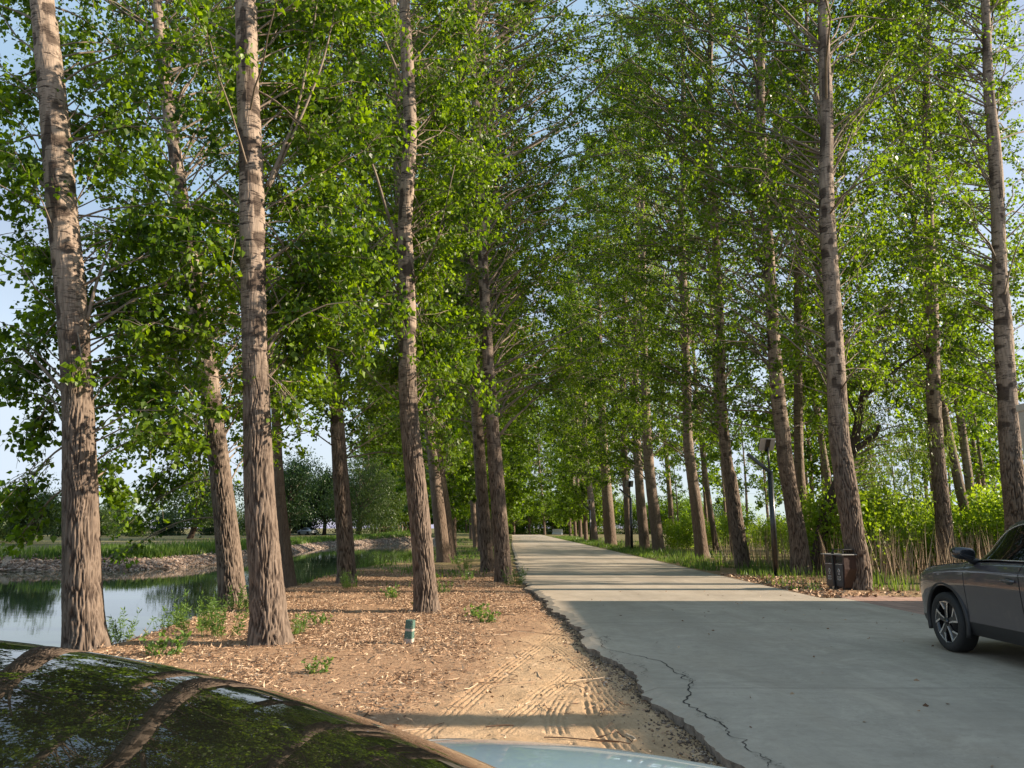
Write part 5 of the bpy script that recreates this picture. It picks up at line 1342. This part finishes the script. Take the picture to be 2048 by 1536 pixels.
# grey car parked along the right of the road, nose away from the camera
hub = ground(1891, 1243, .345)
fx, fy = hub[0], hub[1]
SUV = dict(paint='paint_grey', roofmat='paint_grey', hw=.915, wr=.345, arch=.425, axles=(0.0, -2.68), sill=.17, chrome=True, clad=True,
    st=[(-3.62, .62, .42, .80, .95, .97), (-3.58, .76, .36, .86, 1.02, 1.04), (-3.45, .86, .30, .93, 1.08, 1.10), (-3.0, .905, .25, .99, 1.10, 1.11), (-2.0, .915, .235, 1.0, 1.10, 1.11), (-1.0, .915, .235, .99, 1.085, 1.09),
        (-.55, .915, .235, .985, 1.06, 1.10), (-.2, .912, .235, .965, 1.03, 1.09), (.2, .905, .235, .93, .995, 1.06), (.5, .88, .24, .89, .955, 1.02), (.7, .82, .25, .83, .89, .96), (.82, .72, .28, .74, .80, .86), (.87, .58, .34, .66, .72, .76)],
    seams=[-.47, -1.47, -2.45], doors=[('front_door', -1.47, -.47), ('rear_door', -2.45, -1.47)], hood=(-.42, .70), hz=.90,
    gh=[(-.30, .80, .66, 1.05, 1.075), (-.62, .82, .66, 1.09, 1.30), (-.92, .83, .655, 1.10, 1.48), (-1.2, .835, .65, 1.10, 1.58), (-1.6, .835, .645, 1.105, 1.63), (-2.2, .83, .635, 1.11, 1.625), (-2.8, .82, .615, 1.115, 1.58), (-3.2, .79, .59, 1.12, 1.45), (-3.5, .74, .56, 1.10, 1.20)],
    crown=.055, wrap=.18, wrapr=.06, hdr=-1.12, rhd=-3.1, bp=-1.47, cp=-2.9, mir=(-.64, 1.165, .86), lz=(.80, .92))
car('grey_car', 'dark grey crossover parked nose away on the shaded concrete at the right', (fx + .915 - .115 + .11, fy, 0), R(90), SUV)

# pale blue car in front of the camera: tinted screen and roof seen from its right side
HA = R(57)
cx, cy = -.02, 1.64
COUPE = dict(paint='paint_blue', roofmat='screen', hw=.90, wr=.33, arch=.385, axles=(.30, -2.40), sill=.08, wipers=True, pm='screen', notrim=True,
    st=[(-3.42, .60, .40, .78, .92, .95), (-3.36, .76, .32, .84, .98, 1.0), (-3.1, .86, .26, .88, 1.0, 1.02), (-2.4, .90, .22, .90, .99, 1.0), (-1.2, .90, .21, .88, .955, .96), (-.3, .895, .21, .87, .93, .96), (.05, .89, .21, .865, .935, .975),
        (.35, .88, .22, .85, .925, .965), (.65, .86, .23, .815, .89, .948), (.9, .79, .25, .76, .845, .90), (1.05, .68, .29, .65, .75, .80), (1.12, .50, .34, .54, .60, .64)],
    seams=[-.25, -1.25, -2.1], doors=[('front_door', -1.25, -.25), ('rear_door', -2.1, -1.25)], hood=(.06, .98), hz=.82,
    gh=[(0.0, .74, .66, .93, .975), (-.22, .76, .655, .935, 1.11), (-.45, .77, .65, .94, 1.245), (-.68, .775, .64, .945, 1.355), (-.9, .78, .63, .95, 1.427), (-1.2, .78, .62, .955, 1.447), (-1.7, .775, .61, .96, 1.435), (-2.3, .76, .59, .97, 1.35), (-2.8, .73, .55, .98, 1.2), (-3.15, .68, .5, .98, 1.03)],
    crown=.075, wrap=.10, wrapr=.05, hdr=-.87, rhd=-2.2, bp=-1.25, cp=-2.5, mir=(-.33, 1.02, .84), lz=(.66, .86))
car('pale_blue_car', 'pale blue car in the foreground with glossy black windscreen and roof mirroring the trees', (cx, cy, -.105), HA, COUPE)

# silver car across the lake, with a copy of its body half hidden behind the mound
SED = dict(COUPE); SED.update(paint='paint_silver', roofmat='paint_silver', hw=.88, wipers=False)
Yc = 150; xc = (609 - 1024) / FPX * Yc
car('silver_car', 'small silver car driving on the far side of the lake', (xc + .6, Yc, zt(xc, Yc)), R(140), SED)

# ------------------------------------------------------------------ light, sky, camera
world = bpy.data.worlds.new('World'); scn.world = world; world.use_nodes = True
nt = world.node_tree; bg = nt.nodes['Background']
sky = nt.nodes.new('ShaderNodeTexSky'); sky.sky_type = 'NISHITA'; sky.sun_disc = False
sky.sun_elevation = SUN_EL; sky.sun_rotation = R(90) - SUN_AZ
sky.air_density = 1.0; sky.dust_density = .7; sky.ozone_density = 1.6; sky.altitude = 0
hsv = nt.nodes.new('ShaderNodeHueSaturation'); hsv.inputs['Saturation'].default_value = .6
nt.links.new(sky.outputs[0], hsv.inputs['Color']); 
mx = nt.nodes.new('ShaderNodeMix'); mx.data_type = 'RGBA'; mx.blend_type = 'DARKEN'; mx.inputs[0].default_value = 1.0; mx.inputs[7].default_value = (3.6, 4.15, 4.75, 1)   # hazy horizon, never whiter than this
ml = nt.nodes.new('ShaderNodeMix'); ml.data_type = 'RGBA'; ml.blend_type = 'LIGHTEN'; ml.inputs[0].default_value = 1.0; ml.inputs[7].default_value = (2.1, 3.0, 4.0, 1)
nt.links.new(hsv.outputs[0], ml.inputs[6]); nt.links.new(ml.outputs[2], mx.inputs[6]); nt.links.new(mx.outputs[2], bg.inputs[0]); bg.inputs[1].default_value = .092
sl = bpy.data.lights.new('Sun', 'SUN'); sl.energy = 5.0; sl.angle = R(.9); sl.color = (1.0, .85, .67)
so = bpy.data.objects.new('Sun', sl); COL.objects.link(so)
dv = Vector((math.cos(SUN_EL) * math.cos(SUN_AZ), math.cos(SUN_EL) * math.sin(SUN_AZ), math.sin(SUN_EL)))
so.rotation_euler = dv.to_track_quat('Z', 'Y').to_euler(); so.location = dv * 60

cam = bpy.data.cameras.new('Camera'); co = bpy.data.objects.new('Camera', cam); COL.objects.link(co)
cam.sensor_width = 36; cam.lens = 36 * FPX / 2048; cam.clip_end = 6000; cam.clip_start = .03
co.location = (0, 0, CAMH); co.rotation_euler = (R(90) + PITCH, 0, 0)
scn.camera = co
scn.view_settings.view_transform = 'Standard'; scn.view_settings.look = 'None'
scn.view_settings.exposure = 1.2; scn.view_settings.gamma = 1
cy_ = scn.cycles
cy_.max_bounces = 6; cy_.diffuse_bounces = 3; cy_.glossy_bounces = 3; cy_.transmission_bounces = 4; cy_.transparent_max_bounces = 4
cy_.caustics_reflective = False; cy_.caustics_refractive = False; cy_.sample_clamp_indirect = 6
cy_.use_denoising = True; cy_.denoiser = 'OPENIMAGEDENOISE'; cy_.denoising_input_passes = 'RGB_ALBEDO_NORMAL'; cy_.denoising_prefilter = 'ACCURATE'
